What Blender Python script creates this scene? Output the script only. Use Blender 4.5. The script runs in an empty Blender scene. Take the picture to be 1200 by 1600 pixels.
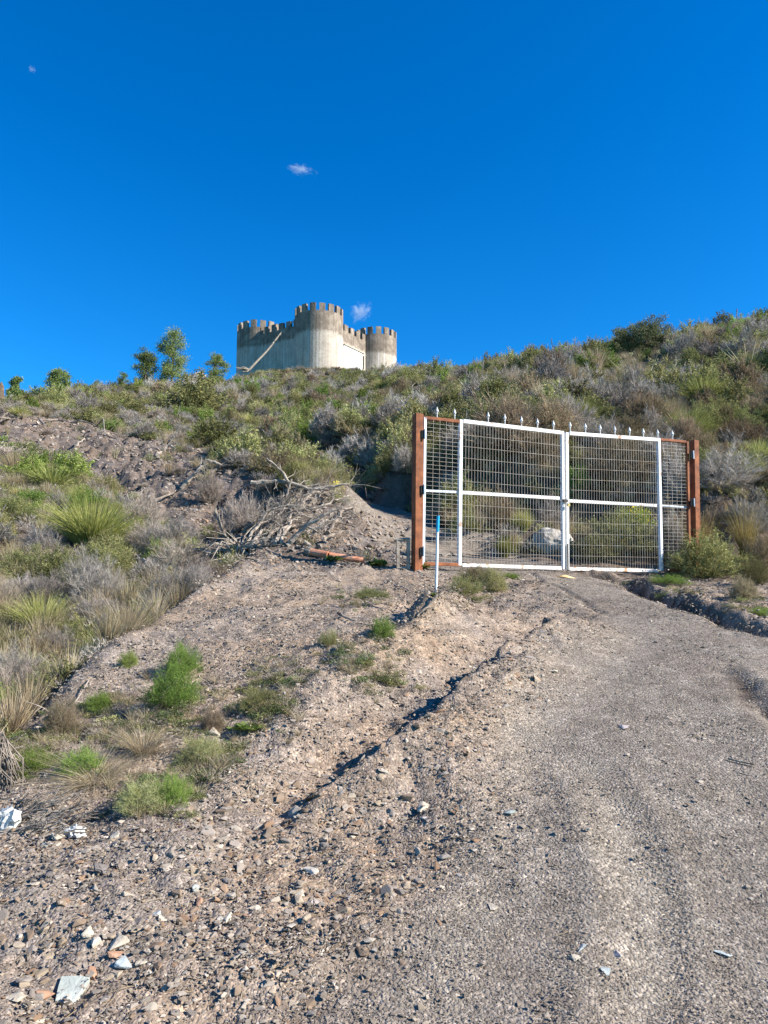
import bpy, bmesh, math, random
import numpy as np
from mathutils import Vector, Matrix, Euler

R = math.radians
random.seed(7)
rng = np.random.default_rng(7)
S = bpy.context.scene
C = S.collection

# ------------------------------------------------------------------ camera, sky, sun, exposure
PITCH = R(6.65)
CAM_Z = 1.6
cam_d = bpy.data.cameras.new('camera'); cam = bpy.data.objects.new('camera', cam_d); C.objects.link(cam)
cam.location = (0, 0, CAM_Z); cam.rotation_euler = (R(90) + PITCH, 0, 0)
cam_d.sensor_fit = 'VERTICAL'; cam_d.sensor_height = 36; cam_d.sensor_width = 27; cam_d.lens = 27
cam_d.clip_start = .05; cam_d.clip_end = 9000
S.camera = cam

SUN_EL, SUN_AZ = R(33), R(105)           # azimuth clockwise from +Y (the way the camera looks)
W = bpy.data.worlds.new('World'); S.world = W; W.use_nodes = True
wn = W.node_tree; wn.nodes.clear()
sky = wn.nodes.new('ShaderNodeTexSky'); sky.sky_type = 'NISHITA'; sky.sun_disc = False
sky.sun_elevation = SUN_EL; sky.sun_rotation = SUN_AZ; sky.altitude = 900; sky.air_density = 1.0; sky.dust_density = .25; sky.ozone_density = 4.0
hs = wn.nodes.new('ShaderNodeHueSaturation'); hs.inputs['Saturation'].default_value = 1.36
bg = wn.nodes.new('ShaderNodeBackground'); bg.inputs['Strength'].default_value = .080
wo = wn.nodes.new('ShaderNodeOutputWorld')
tn = wn.nodes.new('ShaderNodeMix'); tn.data_type = 'RGBA'; tn.blend_type = 'MULTIPLY'; tn.inputs[0].default_value = 1; tn.inputs[7].default_value = (.45, 1.10, 1.26, 1)
wn.links.new(sky.outputs[0], hs.inputs['Color']); wn.links.new(hs.outputs[0], tn.inputs[6]); wn.links.new(tn.outputs[2], bg.inputs[0]); wn.links.new(bg.outputs[0], wo.inputs[0])

sd = bpy.data.lights.new('sun', 'SUN'); sd.energy = 5; sd.angle = R(.53); sd.color = (1, .94, .84)
sun = bpy.data.objects.new('sun', sd); C.objects.link(sun)
SUN_DIR = Vector((math.sin(SUN_AZ) * math.cos(SUN_EL), math.cos(SUN_AZ) * math.cos(SUN_EL), math.sin(SUN_EL)))
sun.rotation_euler = SUN_DIR.to_track_quat('Z', 'Y').to_euler()
S.view_settings.view_transform = 'Standard'; S.view_settings.look = 'None'
S.view_settings.exposure = 1.18; S.view_settings.gamma = 1; S.view_settings.use_curve_mapping = False
S.cycles.max_bounces = 5; S.cycles.transparent_max_bounces = 6; S.cycles.volume_step_rate = 1

# ------------------------------------------------------------------ survey of the place: bearings -> points
F = 1200.0; CP, SP = math.cos(PITCH), math.sin(PITCH)
def ray(px, py):
    a, u = (px - 600) / F, -(py - 800) / F
    return np.array((a, CP - u * SP, SP + u * CP))
def PT(px, py, Y):
    d = ray(px, py); t = Y / d[1]
    return np.array((d[0] * t, Y, CAM_Z + d[2] * t))
def proj(x, y, z):
    dz = z - CAM_Z
    f = y * CP + dz * SP; u = -y * SP + dz * CP
    f = np.maximum(f, .01)
    return 600 + x / f * F, 800 - u / f * F

# ------------------------------------------------------------------ helpers
def tag(o, label=None, cat=None, group=None, kind=None):
    if label: o['label'] = label
    if cat: o['category'] = cat
    if group: o['group'] = group
    if kind: o['kind'] = kind
    return o
def link(name, data, parent=None, mat=None):
    o = bpy.data.objects.new(name, data); C.objects.link(o)
    if parent: o.parent = parent
    if mat is not None and data is not None and not data.materials: data.materials.append(mat)
    return o
def empty(name, loc, rz=0):
    o = bpy.data.objects.new(name, None); C.objects.link(o); o.location = loc; o.rotation_euler = (0, 0, rz); o.empty_display_size = .2
    return o
def mesh_np(name, V, Fq, mat=None, tone=None, smooth=False):
    """Fq: (n,4) or (n,3) array, or list of such arrays"""
    if not isinstance(Fq, list): Fq = [Fq]
    me = bpy.data.meshes.new(name)
    V = np.asarray(V, dtype=np.float32)
    me.vertices.add(len(V)); me.vertices.foreach_set('co', V.ravel())
    loops = np.concatenate([f.ravel() for f in Fq]).astype(np.int32)
    tot = np.concatenate([np.full(len(f), f.shape[1]) for f in Fq]).astype(np.int32)
    st = np.concatenate(([0], np.cumsum(tot)[:-1])).astype(np.int32)
    me.loops.add(len(loops)); me.loops.foreach_set('vertex_index', loops)
    me.polygons.add(len(tot)); me.polygons.foreach_set('loop_start', st)
    if tone is not None:
        a = me.attributes.new('tone', 'FLOAT', 'FACE'); a.data.foreach_set('value', np.asarray(tone, dtype=np.float32))
    me.update(calc_edges=True); me.validate()
    me.polygons.foreach_set('use_smooth', np.full(len(me.polygons), smooth))
    if mat is not None: me.materials.append(mat)
    return me
class MB:
    """collects shapes into one mesh"""
    def __init__(s): s.v = []; s.f = []; s.t = []; s.n = 0
    def add(s, v, f, t=.5):
        s.v.extend([tuple(p) for p in v]); s.f.extend([tuple(i + s.n for i in q) for q in f]); s.t.extend([t] * len(f)); s.n += len(v); return s
    def box(s, lo, hi, M=None, t=.5):
        x0, y0, z0 = lo; x1, y1, z1 = hi
        v = [Vector(p) for p in ((x0, y0, z0), (x1, y0, z0), (x1, y1, z0), (x0, y1, z0), (x0, y0, z1), (x1, y0, z1), (x1, y1, z1), (x0, y1, z1))]
        if M: v = [M @ p for p in v]
        return s.add(v, [(0, 3, 2, 1), (4, 5, 6, 7), (0, 1, 5, 4), (1, 2, 6, 5), (2, 3, 7, 6), (3, 0, 4, 7)], t)
    def tube(s, pts, rad, n=6, t=.5, cap=True):
        pts = [Vector(p) for p in pts]; rings = []
        up = Vector((0.13, .21, .97))
        for i, p in enumerate(pts):
            d = (pts[min(i + 1, len(pts) - 1)] - pts[max(i - 1, 0)]).normalized()
            a = d.cross(up)
            if a.length < .1: a = d.cross(Vector((1, 0, 0)))
            a.normalize(); b = d.cross(a)
            r = rad[i] if hasattr(rad, '__len__') else rad
            rings.append([p + (a * math.cos(2 * math.pi * k / n) + b * math.sin(2 * math.pi * k / n)) * r for k in range(n)])
        v = [p for r in rings for p in r]
        f = [(i * n + k, i * n + (k + 1) % n, (i + 1) * n + (k + 1) % n, (i + 1) * n + k) for i in range(len(pts) - 1) for k in range(n)]
        if cap: f += [tuple(range(n))[::-1], tuple((len(pts) - 1) * n + k for k in range(n))]
        return s.add(v, f, t)
    def mesh(s, name, mat, smooth=False, bevel=0):
        me = bpy.data.meshes.new(name); me.from_pydata(s.v, [], s.f)
        a = me.attributes.new('tone', 'FLOAT', 'FACE'); a.data.foreach_set('value', s.t)
        me.materials.append(mat)
        if bevel:
            bm = bmesh.new(); bm.from_mesh(me); bmesh.ops.bevel(bm, geom=bm.edges[:], offset=bevel, segments=1, affect='EDGES'); bm.to_mesh(me); bm.free()
        if smooth: me.polygons.foreach_set('use_smooth', [True] * len(me.polygons))
        me.update(); return me
    def obj(s, name, mat, parent=None, smooth=False, bevel=0): return link(name, s.mesh(name, mat, smooth, bevel), parent)

def hash2(ix, iy, seed):
    h = (ix.astype(np.int64) * 374761393 + iy.astype(np.int64) * 668265263 + seed * 1442695041) & 0xffffffff
    h = ((h ^ (h >> 13)) * 1274126177) & 0xffffffff
    return ((h ^ (h >> 16)) & 0xffffff) / float(0xffffff)
def vnoise(x, y, seed=0):
    ix, iy = np.floor(x), np.floor(y); fx, fy = x - ix, y - iy
    fx = fx * fx * (3 - 2 * fx); fy = fy * fy * (3 - 2 * fy)
    a, b = hash2(ix, iy, seed), hash2(ix + 1, iy, seed); c, d = hash2(ix, iy + 1, seed), hash2(ix + 1, iy + 1, seed)
    return ((a * (1 - fx) + b * fx) * (1 - fy) + (c * (1 - fx) + d * fx) * fy) * 2 - 1
def fbm(x, y, o=4, seed=0, g=.5):
    r = 0; a = 1; 
    for k in range(o): r = r + a * vnoise(x * 2 ** k + k * 17.3, y * 2 ** k - k * 9.1, seed + k); a *= g
    return r
def sstep(a, b, x):
    t = np.clip((x - a) / (b - a), 0, 1); return t * t * (3 - 2 * t)

# ------------------------------------------------------------------ materials
def mat_new(name):
    m = bpy.data.materials.new(name); m.use_nodes = True; nt = m.node_tree; nt.nodes.clear()
    return m, nt
def N(nt, t, **kw):
    n = nt.nodes.new('ShaderNode' + t)
    for k, v in kw.items():
        if hasattr(n, k) and k not in n.inputs: setattr(n, k, v)
        else: n.inputs[k].default_value = v
    return n
def ramp(nt, fac, stops, interp='LINEAR'):
    r = nt.nodes.new('ShaderNodeValToRGB'); e = r.color_ramp.elements; r.color_ramp.interpolation = interp
    while len(e) < len(stops): e.new(.5)
    for i, (p, c) in enumerate(stops): e[i].position = p; e[i].color = (*c, 1)
    nt.links.new(fac, r.inputs[0]); return r
def math_n(nt, op, a, b=None, clamp=False):
    m = nt.nodes.new('ShaderNodeMath'); m.operation = op; m.use_clamp = clamp
    for i, x in enumerate((a, b)):
        if x is None: continue
        if isinstance(x, (int, float)): m.inputs[i].default_value = x
        else: nt.links.new(x, m.inputs[i])
    return m.outputs[0]
def mixc(nt, fac, a, b, mode='MIX'):
    m = nt.nodes.new('ShaderNodeMix'); m.data_type = 'RGBA'; m.blend_type = mode
    for s, x in ((m.inputs[0], fac), (m.inputs[6], a), (m.inputs[7], b)):
        if isinstance(x, (int, float)): s.default_value = x
        elif isinstance(x, tuple): s.default_value = (*x, 1)
        else: nt.links.new(x, s)
    return m.outputs[2]
def coords(nt): return nt.nodes.new('ShaderNodeTexCoord').outputs['Object']
def noise(nt, vec, scale, detail=4, rough=.55, dist=0):
    n = N(nt, 'TexNoise'); n.inputs['Scale'].default_value = scale; n.inputs['Detail'].default_value = detail; n.inputs['Roughness'].default_value = rough; n.inputs['Distortion'].default_value = dist
    nt.links.new(vec, n.inputs['Vector']); return n.outputs[0]
def attr(nt, name, typ='GEOMETRY'):
    a = nt.nodes.new('ShaderNodeAttribute'); a.attribute_name = name; a.attribute_type = typ; return a.outputs['Fac']
def finish(nt, col, rough=.8, bump=None, bstr=.3, bdist=.01, metal=0, spec=.3):
    p = N(nt, 'BsdfPrincipled'); o = N(nt, 'OutputMaterial')
    if isinstance(col, tuple): p.inputs['Base Color'].default_value = (*col, 1)
    else: nt.links.new(col, p.inputs['Base Color'])
    if isinstance(rough, (int, float)): p.inputs['Roughness'].default_value = rough
    else: nt.links.new(rough, p.inputs['Roughness'])
    p.inputs['Metallic'].default_value = metal; p.inputs['Specular IOR Level'].default_value = spec
    if bump is not None:
        b = N(nt, 'Bump'); b.inputs['Strength'].default_value = bstr; b.inputs['Distance'].default_value = bdist
        nt.links.new(bump, b.inputs['Height']); nt.links.new(b.outputs[0], p.inputs['Normal'])
    nt.links.new(p.outputs[0], o.inputs[0]); return p
def simple(name, c1, c2, scale=8, rough=.7, bstr=.3, bdist=.005, metal=0, spec=.3, lo=.35, hi=.65, tone=False):
    m, nt = mat_new(name); v = coords(nt); n = noise(nt, v, scale, 6, .6)
    r = ramp(nt, n, [(lo, c1), (hi, c2)]); col = r.outputs[0]
    if tone:
        t = math_n(nt, 'ADD', math_n(nt, 'MULTIPLY', attr(nt, 'tone'), .7), .65)
        col = mixc(nt, 1.0, col, t, 'MULTIPLY')
    finish(nt, col, rough, noise(nt, v, scale * 5, 4), bstr, bdist, metal, spec); return m

STONE = [(0, (.19, .145, .11)), (.2, (.27, .215, .167)), (.4, (.36, .29, .23)), (.55, (.25, .225, .21)), (.7, (.38, .32, .26)), (.8, (.28, .20, .145)), (.93, (.27, .24, .22)), (1, (.48, .42, .36))]
def stone_mat(name, stops=STONE, dark=1.0):
    m, nt = mat_new(name); v = coords(nt)
    oi = N(nt, 'ObjectInfo')
    t = math_n(nt, 'FRACT', math_n(nt, 'ADD', attr(nt, 'tone'), oi.outputs['Random']))
    r = ramp(nt, t, stops)
    n = noise(nt, v, 25, 5, .6)
    k = math_n(nt, 'ADD', math_n(nt, 'MULTIPLY', n, .7), .5)
    col = mixc(nt, 1.0, mixc(nt, 1.0, r.outputs[0], (1.0, .955, .90), 'MULTIPLY'), k, 'MULTIPLY')
    finish(nt, col, .9, noise(nt, v, 90, 4), .5, .004, spec=.08); return m
M = {}
M['stone'] = stone_mat('rubble_stone')
M['gravel'] = stone_mat('road_gravel', [(0, (.155, .131, .11)), (.3, (.235, .202, .172)), (.55, (.31, .272, .234)), (.75, (.25, .21, .17)), (.92, (.38, .337, .292)), (1, (.50, .455, .40))])
def plain_stone(name, c, var=.25):
    return simple(name, tuple(x * (1 - var) for x in c), tuple(min(1, x * (1 + var)) for x in c), 9, .85, .6, .01)
M['white_stone'] = plain_stone('pale_green_white_stone', (.35, .37, .33), .2)
M['tan_stone'] = plain_stone('tan_stone', (.42, .36, .28))
M['cream_stone'] = plain_stone('cream_stone', (.50, .44, .36), .1)
M['blue_stone'] = plain_stone('blue_grey_stone', (.33, .36, .36))
M['pink_stone'] = plain_stone('pinkish_stone', (.40, .34, .32), .12)
M['dark_stone'] = plain_stone('dark_stone', (.17, .145, .13))
M['brick'] = plain_stone('terracotta', (.33, .19, .12))
M['boulder'] = simple('pale_boulder', (.22, .195, .175), (.50, .47, .43), 3, .85, .8, .03)

def plant_mat(name, base, top, tip=None, transl=.3, rnd=.28, hue=.03):
    """base / top: leaf colours the tone attribute and each plant's own random mix between"""
    m, nt = mat_new(name); oi = N(nt, 'ObjectInfo')
    t = math_n(nt, 'ADD', attr(nt, 'tone'), math_n(nt, 'MULTIPLY', math_n(nt, 'SUBTRACT', oi.outputs['Random'], .5), .55), clamp=True)
    k_ = lambda c, f=.86: tuple(x * f for x in c)
    st = [(0, k_(base, .8)), (.75, k_(top))] + ([(1, k_(tip, .92))] if tip else [])
    col = ramp(nt, t, st).outputs[0]
    h = N(nt, 'HueSaturation'); nt.links.new(col, h.inputs['Color'])
    r2 = math_n(nt, 'FRACT', math_n(nt, 'MULTIPLY', oi.outputs['Random'], 7.31))
    nt.links.new(math_n(nt, 'ADD', math_n(nt, 'MULTIPLY', math_n(nt, 'SUBTRACT', r2, .5), hue * 2), .5), h.inputs['Hue'])
    r3 = math_n(nt, 'FRACT', math_n(nt, 'MULTIPLY', oi.outputs['Random'], 13.7))
    nt.links.new(math_n(nt, 'ADD', math_n(nt, 'MULTIPLY', math_n(nt, 'SUBTRACT', r3, .5), rnd * 2), 1), h.inputs['Value'])
    h.inputs['Saturation'].default_value = .95
    d = N(nt, 'BsdfDiffuse'); tr = N(nt, 'BsdfTranslucent'); mx = N(nt, 'MixShader'); o = N(nt, 'OutputMaterial')
    mx.inputs[0].default_value = transl
    nt.links.new(h.outputs[0], d.inputs[0]); nt.links.new(h.outputs[0], tr.inputs[0])
    nt.links.new(d.outputs[0], mx.inputs[1]); nt.links.new(tr.outputs[0], mx.inputs[2]); nt.links.new(mx.outputs[0], o.inputs[0])
    return m
M['grey'] = plant_mat('grey_dry_twigs', (.17, .145, .12), (.45, .40, .35), (.60, .545, .49), .2, .2, .015)
M['lilac'] = plant_mat('pinkish_grey_twigs', (.19, .145, .115), (.46, .38, .31), (.58, .50, .42), .2, .2, .012)
M['brown'] = plant_mat('brown_twigs', (.13, .09, .055), (.32, .24, .15), (.42, .35, .22), .25, .25, .02)
M['olive'] = plant_mat('olive_leaves', (.13, .125, .05), (.34, .335, .125), (.50, .475, .24), .3, .3, .02)
M['green'] = plant_mat('fresh_green_leaves', (.10, .145, .03), (.27, .37, .07), (.40, .48, .14), .35, .2, .015)
M['dark'] = plant_mat('dark_green_leaves', (.06, .085, .03), (.15, .20, .075), (.25, .30, .13), .3, .2, .015)
M['tuss'] = plant_mat('yellow_green_blades', (.20, .21, .06), (.42, .43, .11), (.72, .67, .34), .35, .22, .015)
M['straw'] = plant_mat('straw_blades', (.23, .17, .09), (.47, .38, .23), (.62, .54, .38), .3, .2, .012)
M['scrub'] = plant_mat('dark_bush_leaves', (.08, .085, .04), (.21, .225, .105), (.36, .36, .22), .25, .1, .01)
M['pine'] = plant_mat('pine_needles', (.11, .145, .04), (.28, .345, .11), (.44, .49, .19), .3, .2, .015)
M['flower'] = plant_mat('yellow_flowers', (.62, .50, .02), (.75, .62, .04), (.8, .7, .1), .2, .05, 0)
M['rust_herb'] = plant_mat('orange_brown_herb', (.16, .08, .03), (.42, .24, .11), (.55, .36, .2), .25, .15, .01)
M['bark'] = simple('dead_bark', (.09, .07, .055), (.30, .25, .205), 7, .9, .8, .01)
M['palebark'] = simple('bleached_wood', (.17, .138, .11), (.40, .34, .28), 9, .9, .8, .008)
M['trunk'] = simple('pine_bark', (.07, .05, .035), (.18, .13, .09), 10, .9, .8, .02)

# ------------------------------------------------------------------ terrain
CPTS = [  # bearing and distance of surveyed points
 (-300,1600,2.25),(100,1600,2.3),(600,1600,2.3),(1100,1600,2.3),(1500,1600,2.3),
 (-200,1400,2.95),(200,1400,2.9),(600,1400,2.9),(1000,1400,2.9),(1400,1400,2.9),
 (-200,1250,4.0),(150,1250,3.85),(500,1250,3.75),(900,1250,3.6),(1300,1250,3.55),
 (-200,1190,4.9),(100,1150,4.85),(400,1120,5.0),(800,1100,4.85),(1200,1100,4.7),(1500,1100,4.6),
 (150,1045,6.0),(300,1000,6.6),(500,1000,6.5),(800,980,6.9),(1100,990,6.4),(1400,1000,6.2),
 (330,925,8.4),(450,930,8.2),(600,935,8.3),(700,930,8.5),(1000,930,8.6),(1200,940,8.1),(1500,950,7.8),
 (370,885,9.6),(450,885,9.9),(650,887,10.1),(850,901,9.9),(960,905,10.6),(1080,895,11.6),(1200,890,11.3),
 # debris mound and the outer edge of the track
 (470,835,11.6),(560,850,11.8),(470,775,13.4),(540,800,13.4),(600,835,12.8),(430,752,15.4),(390,738,17.2),(330,712,20.5),(250,693,25.5),(130,660,33),(0,645,41),(-250,640,44),
 # track beyond the gate
 (620,800,15.8),(560,778,18),(700,850,13.4),(780,868,13.0),(640,812,15.0),(520,765,20.5),(450,745,23),
 # bank behind the gate
 (760,830,14.6),(880,860,13.2),(1000,862,13.2),(1150,845,13.1),(1400,830,13),
 (850,790,15.8),(1000,780,15.6),(1150,760,15.2),(1400,740,15),
 (850,700,18.5),(1000,690,18.2),(1150,660,18.6),(1400,640,18.5),
 (850,630,24),(1000,610,25),(1150,580,26),(1400,540,27),
 (850,587,37),(1000,569,36),(1180,524,35),(1450,488,36),
 (760,592,45),(700,700,23.5),(700,640,32),(660,600,50),(660,750,19.5),
 (560,740,22.5),(560,690,30),(560,640,42),(560,598,62),(500,740,24.5),(500,690,33),(500,640,46),(500,594,67),
 (400,600,66),(400,640,48),(400,700,31),(590,592,70),(640,590,62),
 (300,606,62),(300,650,45),(300,680,34),(220,612,56),(220,650,42),(200,636,48),(110,628,50),(120,645,43),(40,638,47),(-200,640,52),
 # slope left of the track edge
 (0,700,23),(0,800,14.8),(0,900,11),(0,1000,8.8),(0,1085,7.2),(-300,900,9.5),(-300,700,19),(-300,1050,7),
 (100,720,23),(200,760,18),(150,860,12.6),(150,960,9.5),(280,800,14.6),(300,860,11.9),(230,920,10.1),(340,830,13.0),(380,790,14.9),
 # beyond the skyline
 (1100,640,60),(850,680,80),(1400,640,60),(-200,690,80),(150,680,80),
]
cp = np.array([PT(*c) for c in CPTS])
def tc(x, y):
    r = np.sqrt(x * x + y * y); return np.stack((np.arctan2(x, y) * 2.0, np.log(r)), -1), r
ck, cr = tc(cp[:, 0], cp[:, 1]); q = (cp[:, 2] - CAM_Z) / cr
def kern(d2): return .5 * d2 * np.log(d2 + 1e-12)
n = len(ck)
A = np.zeros((n + 3, n + 3)); d2 = ((ck[:, None] - ck[None]) ** 2).sum(-1)
A[:n, :n] = kern(d2) + np.eye(n) * 3e-4; A[:n, n] = 1; A[:n, n + 1:] = ck; A[n, :n] = 1; A[n + 1:, :n] = ck.T
wts = np.linalg.solve(A, np.concatenate((q, np.zeros(3))))
CASTLE_Z = 22.25; CASTLE_C = (-6.2, 76.0)
def base_h(x, y):
    x = np.atleast_1d(np.asarray(x, float)); y = np.atleast_1d(np.asarray(y, float))
    out = np.empty(x.shape); xf, yf, of = x.ravel(), y.ravel(), out.ravel()
    for s in range(0, len(xf), 60000):
        xs, ys = xf[s:s + 60000], yf[s:s + 60000]
        xs2 = xs; ys2 = np.maximum(ys, 1.2)
        rr = np.sqrt(xs2 ** 2 + ys2 ** 2); lim = np.minimum(rr, 95) / rr
        k, r = tc(xs2 * lim, ys2 * lim); k[:, 0] = np.clip(k[:, 0], -1.5, 1.5)
        d2 = ((k[:, None, :] - ck[None]) ** 2).sum(-1)
        z = CAM_Z + r * (kern(d2) @ wts[:n] + wts[n] + k @ wts[n + 1:])
        near = sstep(2.4, 1.6, ys); z = z * (1 - near) + (.2 * ys) * near
        z = z * (1 - sstep(60, 140, rr) * (np.abs(k[:, 0]) < 9)) + 8 * sstep(60, 140, rr)
        dc = np.sqrt((xs - CASTLE_C[0]) ** 2 + (ys - CASTLE_C[1]) ** 2)
        w = 1 - sstep(7.5, 14, dc); z = z * (1 - w) + CASTLE_Z * w
        of[s:s + 60000] = np.clip(z, -2, 26)
    return out
def hit(px, py, h=base_h, tmax=85):
    d = ray(px, py); t = np.geomspace(1.5, tmax, 900)
    z = CAM_Z + d[2] * t - h(d[0] * t, d[1] * t)
    i = np.argmax(z < 0)
    if z[i] >= 0: i = len(t) - 1
    a = t[max(i - 1, 0)]; b = t[i]; za, zb = z[max(i - 1, 0)], z[i]
    tt = a + (b - a) * (za / (za - zb + 1e-9) if i else 0)
    return np.array((d[0] * tt, d[1] * tt, CAM_Z + d[2] * tt))
def line(pts): return np.array([hit(*p)[:2] for p in pts])
def dist_line(x, y, L):
    """distance to a polyline, signed side (+ right of travel), parameter"""
    best = np.full(x.shape, 1e9); sgn = np.zeros(x.shape); par = np.zeros(x.shape); m = len(L) - 1
    for i in range(m):
        a, b = L[i], L[i + 1]; ab = b - a; l2 = (ab ** 2).sum()
        t = np.clip(((x - a[0]) * ab[0] + (y - a[1]) * ab[1]) / l2, 0, 1)
        dx, dy = x - a[0] - t * ab[0], y - a[1] - t * ab[1]; d = np.sqrt(dx * dx + dy * dy)
        k = d < best; best = np.where(k, d, best); sgn = np.where(k, np.sign(ab[1] * dx - ab[0] * dy), sgn); par = np.where(k, (i + t) / m, par)
    return best, sgn, par
L_FURROW = line([(400,1300),(480,1240),(560,1200),(600,1175),(640,1140),(690,1095),(740,1065),(790,1030),(840,1005)])
L_EDGE2 = line([(300,1290),(380,1190),(470,1110),(560,1060),(625,1000),(660,960),(690,940)])
L_DITCH = line([(890,896),(960,907),(1010,925),(1060,948),(1130,972),(1210,992),(1300,1010)][::-1])
L_RUT = line([(1095,1040),(1140,1065),(1190,1100),(1260,1150)][::-1])
L_BANK = line([(440,728),(510,742),(575,765),(640,797),(720,815),(800,835),(900,842),(1000,845),(1130,850),(1300,850)])
L_CRACK = line([(815,893),(850,905),(900,930),(945,965)])
L_TYRE = line([(900,1160),(960,1260),(1000,1380),(1010,1500),(1005,1640)])
L_TYRE2 = line([(640,1640),(720,1440),(770,1300),(800,1180),(830,1080),(850,1000)])
L_RIM = line([(-60,1205),(0,1168),(80,1088),(150,1032),(250,965),(340,905),(390,872)])
L_RL = line([(470,1620),(540,1480),(650,1330),(760,1200),(840,1090),(875,1010),(872,960),(835,918),(800,895)])
def polymask(px, py, poly):
    inside = np.zeros(px.shape, bool); j = len(poly) - 1
    for i in range(len(poly)):
        xi, yi = poly[i]; xj, yj = poly[j]
        c = ((yi > py) != (yj > py)) & (px < (xj - xi) * (py - yi) / (yj - yi + 1e-9) + xi); inside ^= c; j = i
    return inside
BERM = [(-40,640),(60,650),(140,662),(250,693),(330,712),(400,738),(470,765),(540,790),(640,815),(645,890),(380,890),(340,880),(290,860),(235,835),(190,795),(120,745),(60,722),(-40,712)]
TRACK = [(500,745),(560,770),(640,800),(760,850),(900,898),(640,895),(560,800)]
def masks(x, y, z):
    px, py = proj(x, y, z); w1 = fbm(x * .9, y * .9, 3, 5)
    jx, jy = px + w1 * 14, py + fbm(x * .9, y * .9, 3, 9) * 8
    dR, sR, _ = dist_line(x, y, L_RIM); dL, sL, _ = dist_line(x, y, L_RL); dD, sD, _ = dist_line(x, y, L_DITCH)
    near = (y < 10.6)
    rimside = np.where(near, dR * sR, -1)          # + = on the spoil side
    spoil = sstep(-.15, .15, rimside + w1 * .12) * (y < 10.9)
    road = sstep(-.25, .45, dL * sL + w1 * .25) * sstep(.1, -.25, dD * sD + w1 * .1) * (y < 10.7)
    track = polymask(jx, jy, TRACK) & (y > 10) & (y < 24)
    road = np.where(track, .8, road)
    berm = polymask(jx, jy, BERM) & (y > 8.5) & (y < 46)
    shoulder = sstep(-.1, .1, dD * sD) * (y < 11) * (x > 0) * sstep(2.6, 1.6, dD)
    rub = np.maximum(np.maximum(spoil * 1.0, berm * .9), shoulder * .7)
    return road, rub, berm, spoil, dD * sD, px, py

# polar fan of quads, denser near the viewer's end of the track
OY = -2.5
th = np.concatenate((np.linspace(-80, -34, 56)[:-1], np.linspace(-34, 34, 520), np.linspace(34, 80, 56)[1:])) * math.pi / 180
rs = [1.3]
while rs[-1] < 2500:
    r_ = rs[-1]; rs.append(r_ + (max(.020, .0047 * r_) if r_ < 14 else .0085 * r_ if r_ < 95 else .12 * r_))
rs = np.array(rs)
TH, RR = np.meshgrid(th, rs)
GX, GY = RR * np.sin(TH), OY + RR * np.cos(TH)
GZ = base_h(GX, GY)
road, rub, berm, spoil, dD, gpx, gpy = masks(GX, GY, GZ)
def prof(d, w): return np.exp(-(d / w) ** 2)
wob = fbm(GX * 1.7, GY * 1.7, 3, 31)
dF, sF, pF = dist_line(GX, GY, L_FURROW); dE, sE, pE = dist_line(GX, GY, L_EDGE2)
endF = (.66 + .2 * sstep(4.4, 5.4, GY)) * sstep(3.4, 4.4, GY) * sstep(8.0, 6.9, GY); endE = endF
sf = dF * sF + wob * .04 + .012 * fbm(GX * 5, GY * 5, 2, 88); se = dE * sE + wob * .07
wmid = np.clip(se / (np.maximum(se, 0) + np.maximum(-sf, 0) + 1e-3), 0, 1)
h_mid = .15 - .27 * sstep(.02, .95, wmid)                       # bank falling to the furrow bottom
h_left = .15 * np.exp(-(np.maximum(-se, 0) / .75) ** 2) * (se < 0)
h_right = -.12 + .33 * sstep(-.01, .10, sf) - .21 * sstep(.11, .85, sf)
hf = np.where(se < 0, h_left, np.where(sf < 0, h_mid, h_right))
hf = np.where((se < 0) & (sf > 0), h_right, hf)
rill = np.abs(vnoise(GX * 2.2 - GY * 2.6, GX * .6 + GY * .5, 67)) * .06 * ((se > 0) & (sf < 0)) * np.sin(np.pi * np.clip(wmid, 0, 1))
GZ += endF * (hf - rill) * (.95 + .12 * wob)
GZ += sstep(6.3, 6.9, GY) * sstep(8.3, 7.9, GY) * (.16 * prof(se - .16, .15) - .08 * prof(se + .1, .12))
nearF = np.maximum(prof(dF, .35) * endF, prof(dE, .3) * endE); GZ += nearF * (.026 * fbm(GX * 11, GY * 11, 3, 64) + .018 * fbm(GX * 3.5, GY * 3.5, 2, 65))
dd, sd_, pd = dist_line(GX, GY, L_DITCH); s = dd * sd_ + wob * .08
ende = sstep(1, .88, pd)
GZ += ende * (-.15 * prof(s - .06, .12) + .06 * prof(s - .30, .16) + prof(s - .1, .3) * .03 * fbm(GX * 6, GY * 6, 3, 66)) 
dr, sr, pr = dist_line(GX, GY, L_RUT); s = dr * sr + wob * .06
GZ += sstep(1, .75, pr) * (-.028 * prof(s - .03, .08) + .02 * prof(s - .2, .1)) * (1 + .8 * fbm(GX * 4, GY * 4, 2, 63))
dc_, sc_, pc = dist_line(GX, GY, L_CRACK); GZ += -.035 * prof(dc_ * sc_ + wob * .08, .035) * sstep(0, .1, pc) * sstep(1, .9, pc)
dt, st_, pt_ = dist_line(GX, GY, L_TYRE); GZ += (-.012 * prof(dt + .04 * wob, .10) + .008 * prof(dt - .17, .05)) * sstep(0, .2, pt_)
dR_, sR_, _ = dist_line(GX, GY, L_RIM); s = dR_ * sR_
GZ += (.10 * prof(s - .12, .22) - .42 * prof(s + .65, .50)) * (GY < 10.8)
rough = np.clip(.25 + .9 * rub - 1.0 * road, .1, 1.2)
far = sstep(9, 16, GY)
GZ += fbm(GX * .45, GY * .45, 3, 1) * .05 * (1 - .8 * road) * (1 + far * 3)
GZ += fbm(GX * 2.3, GY * 2.3, 3, 2) * .035 * rough * (1 + far * 1.6)
fine = (1 - far)
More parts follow.
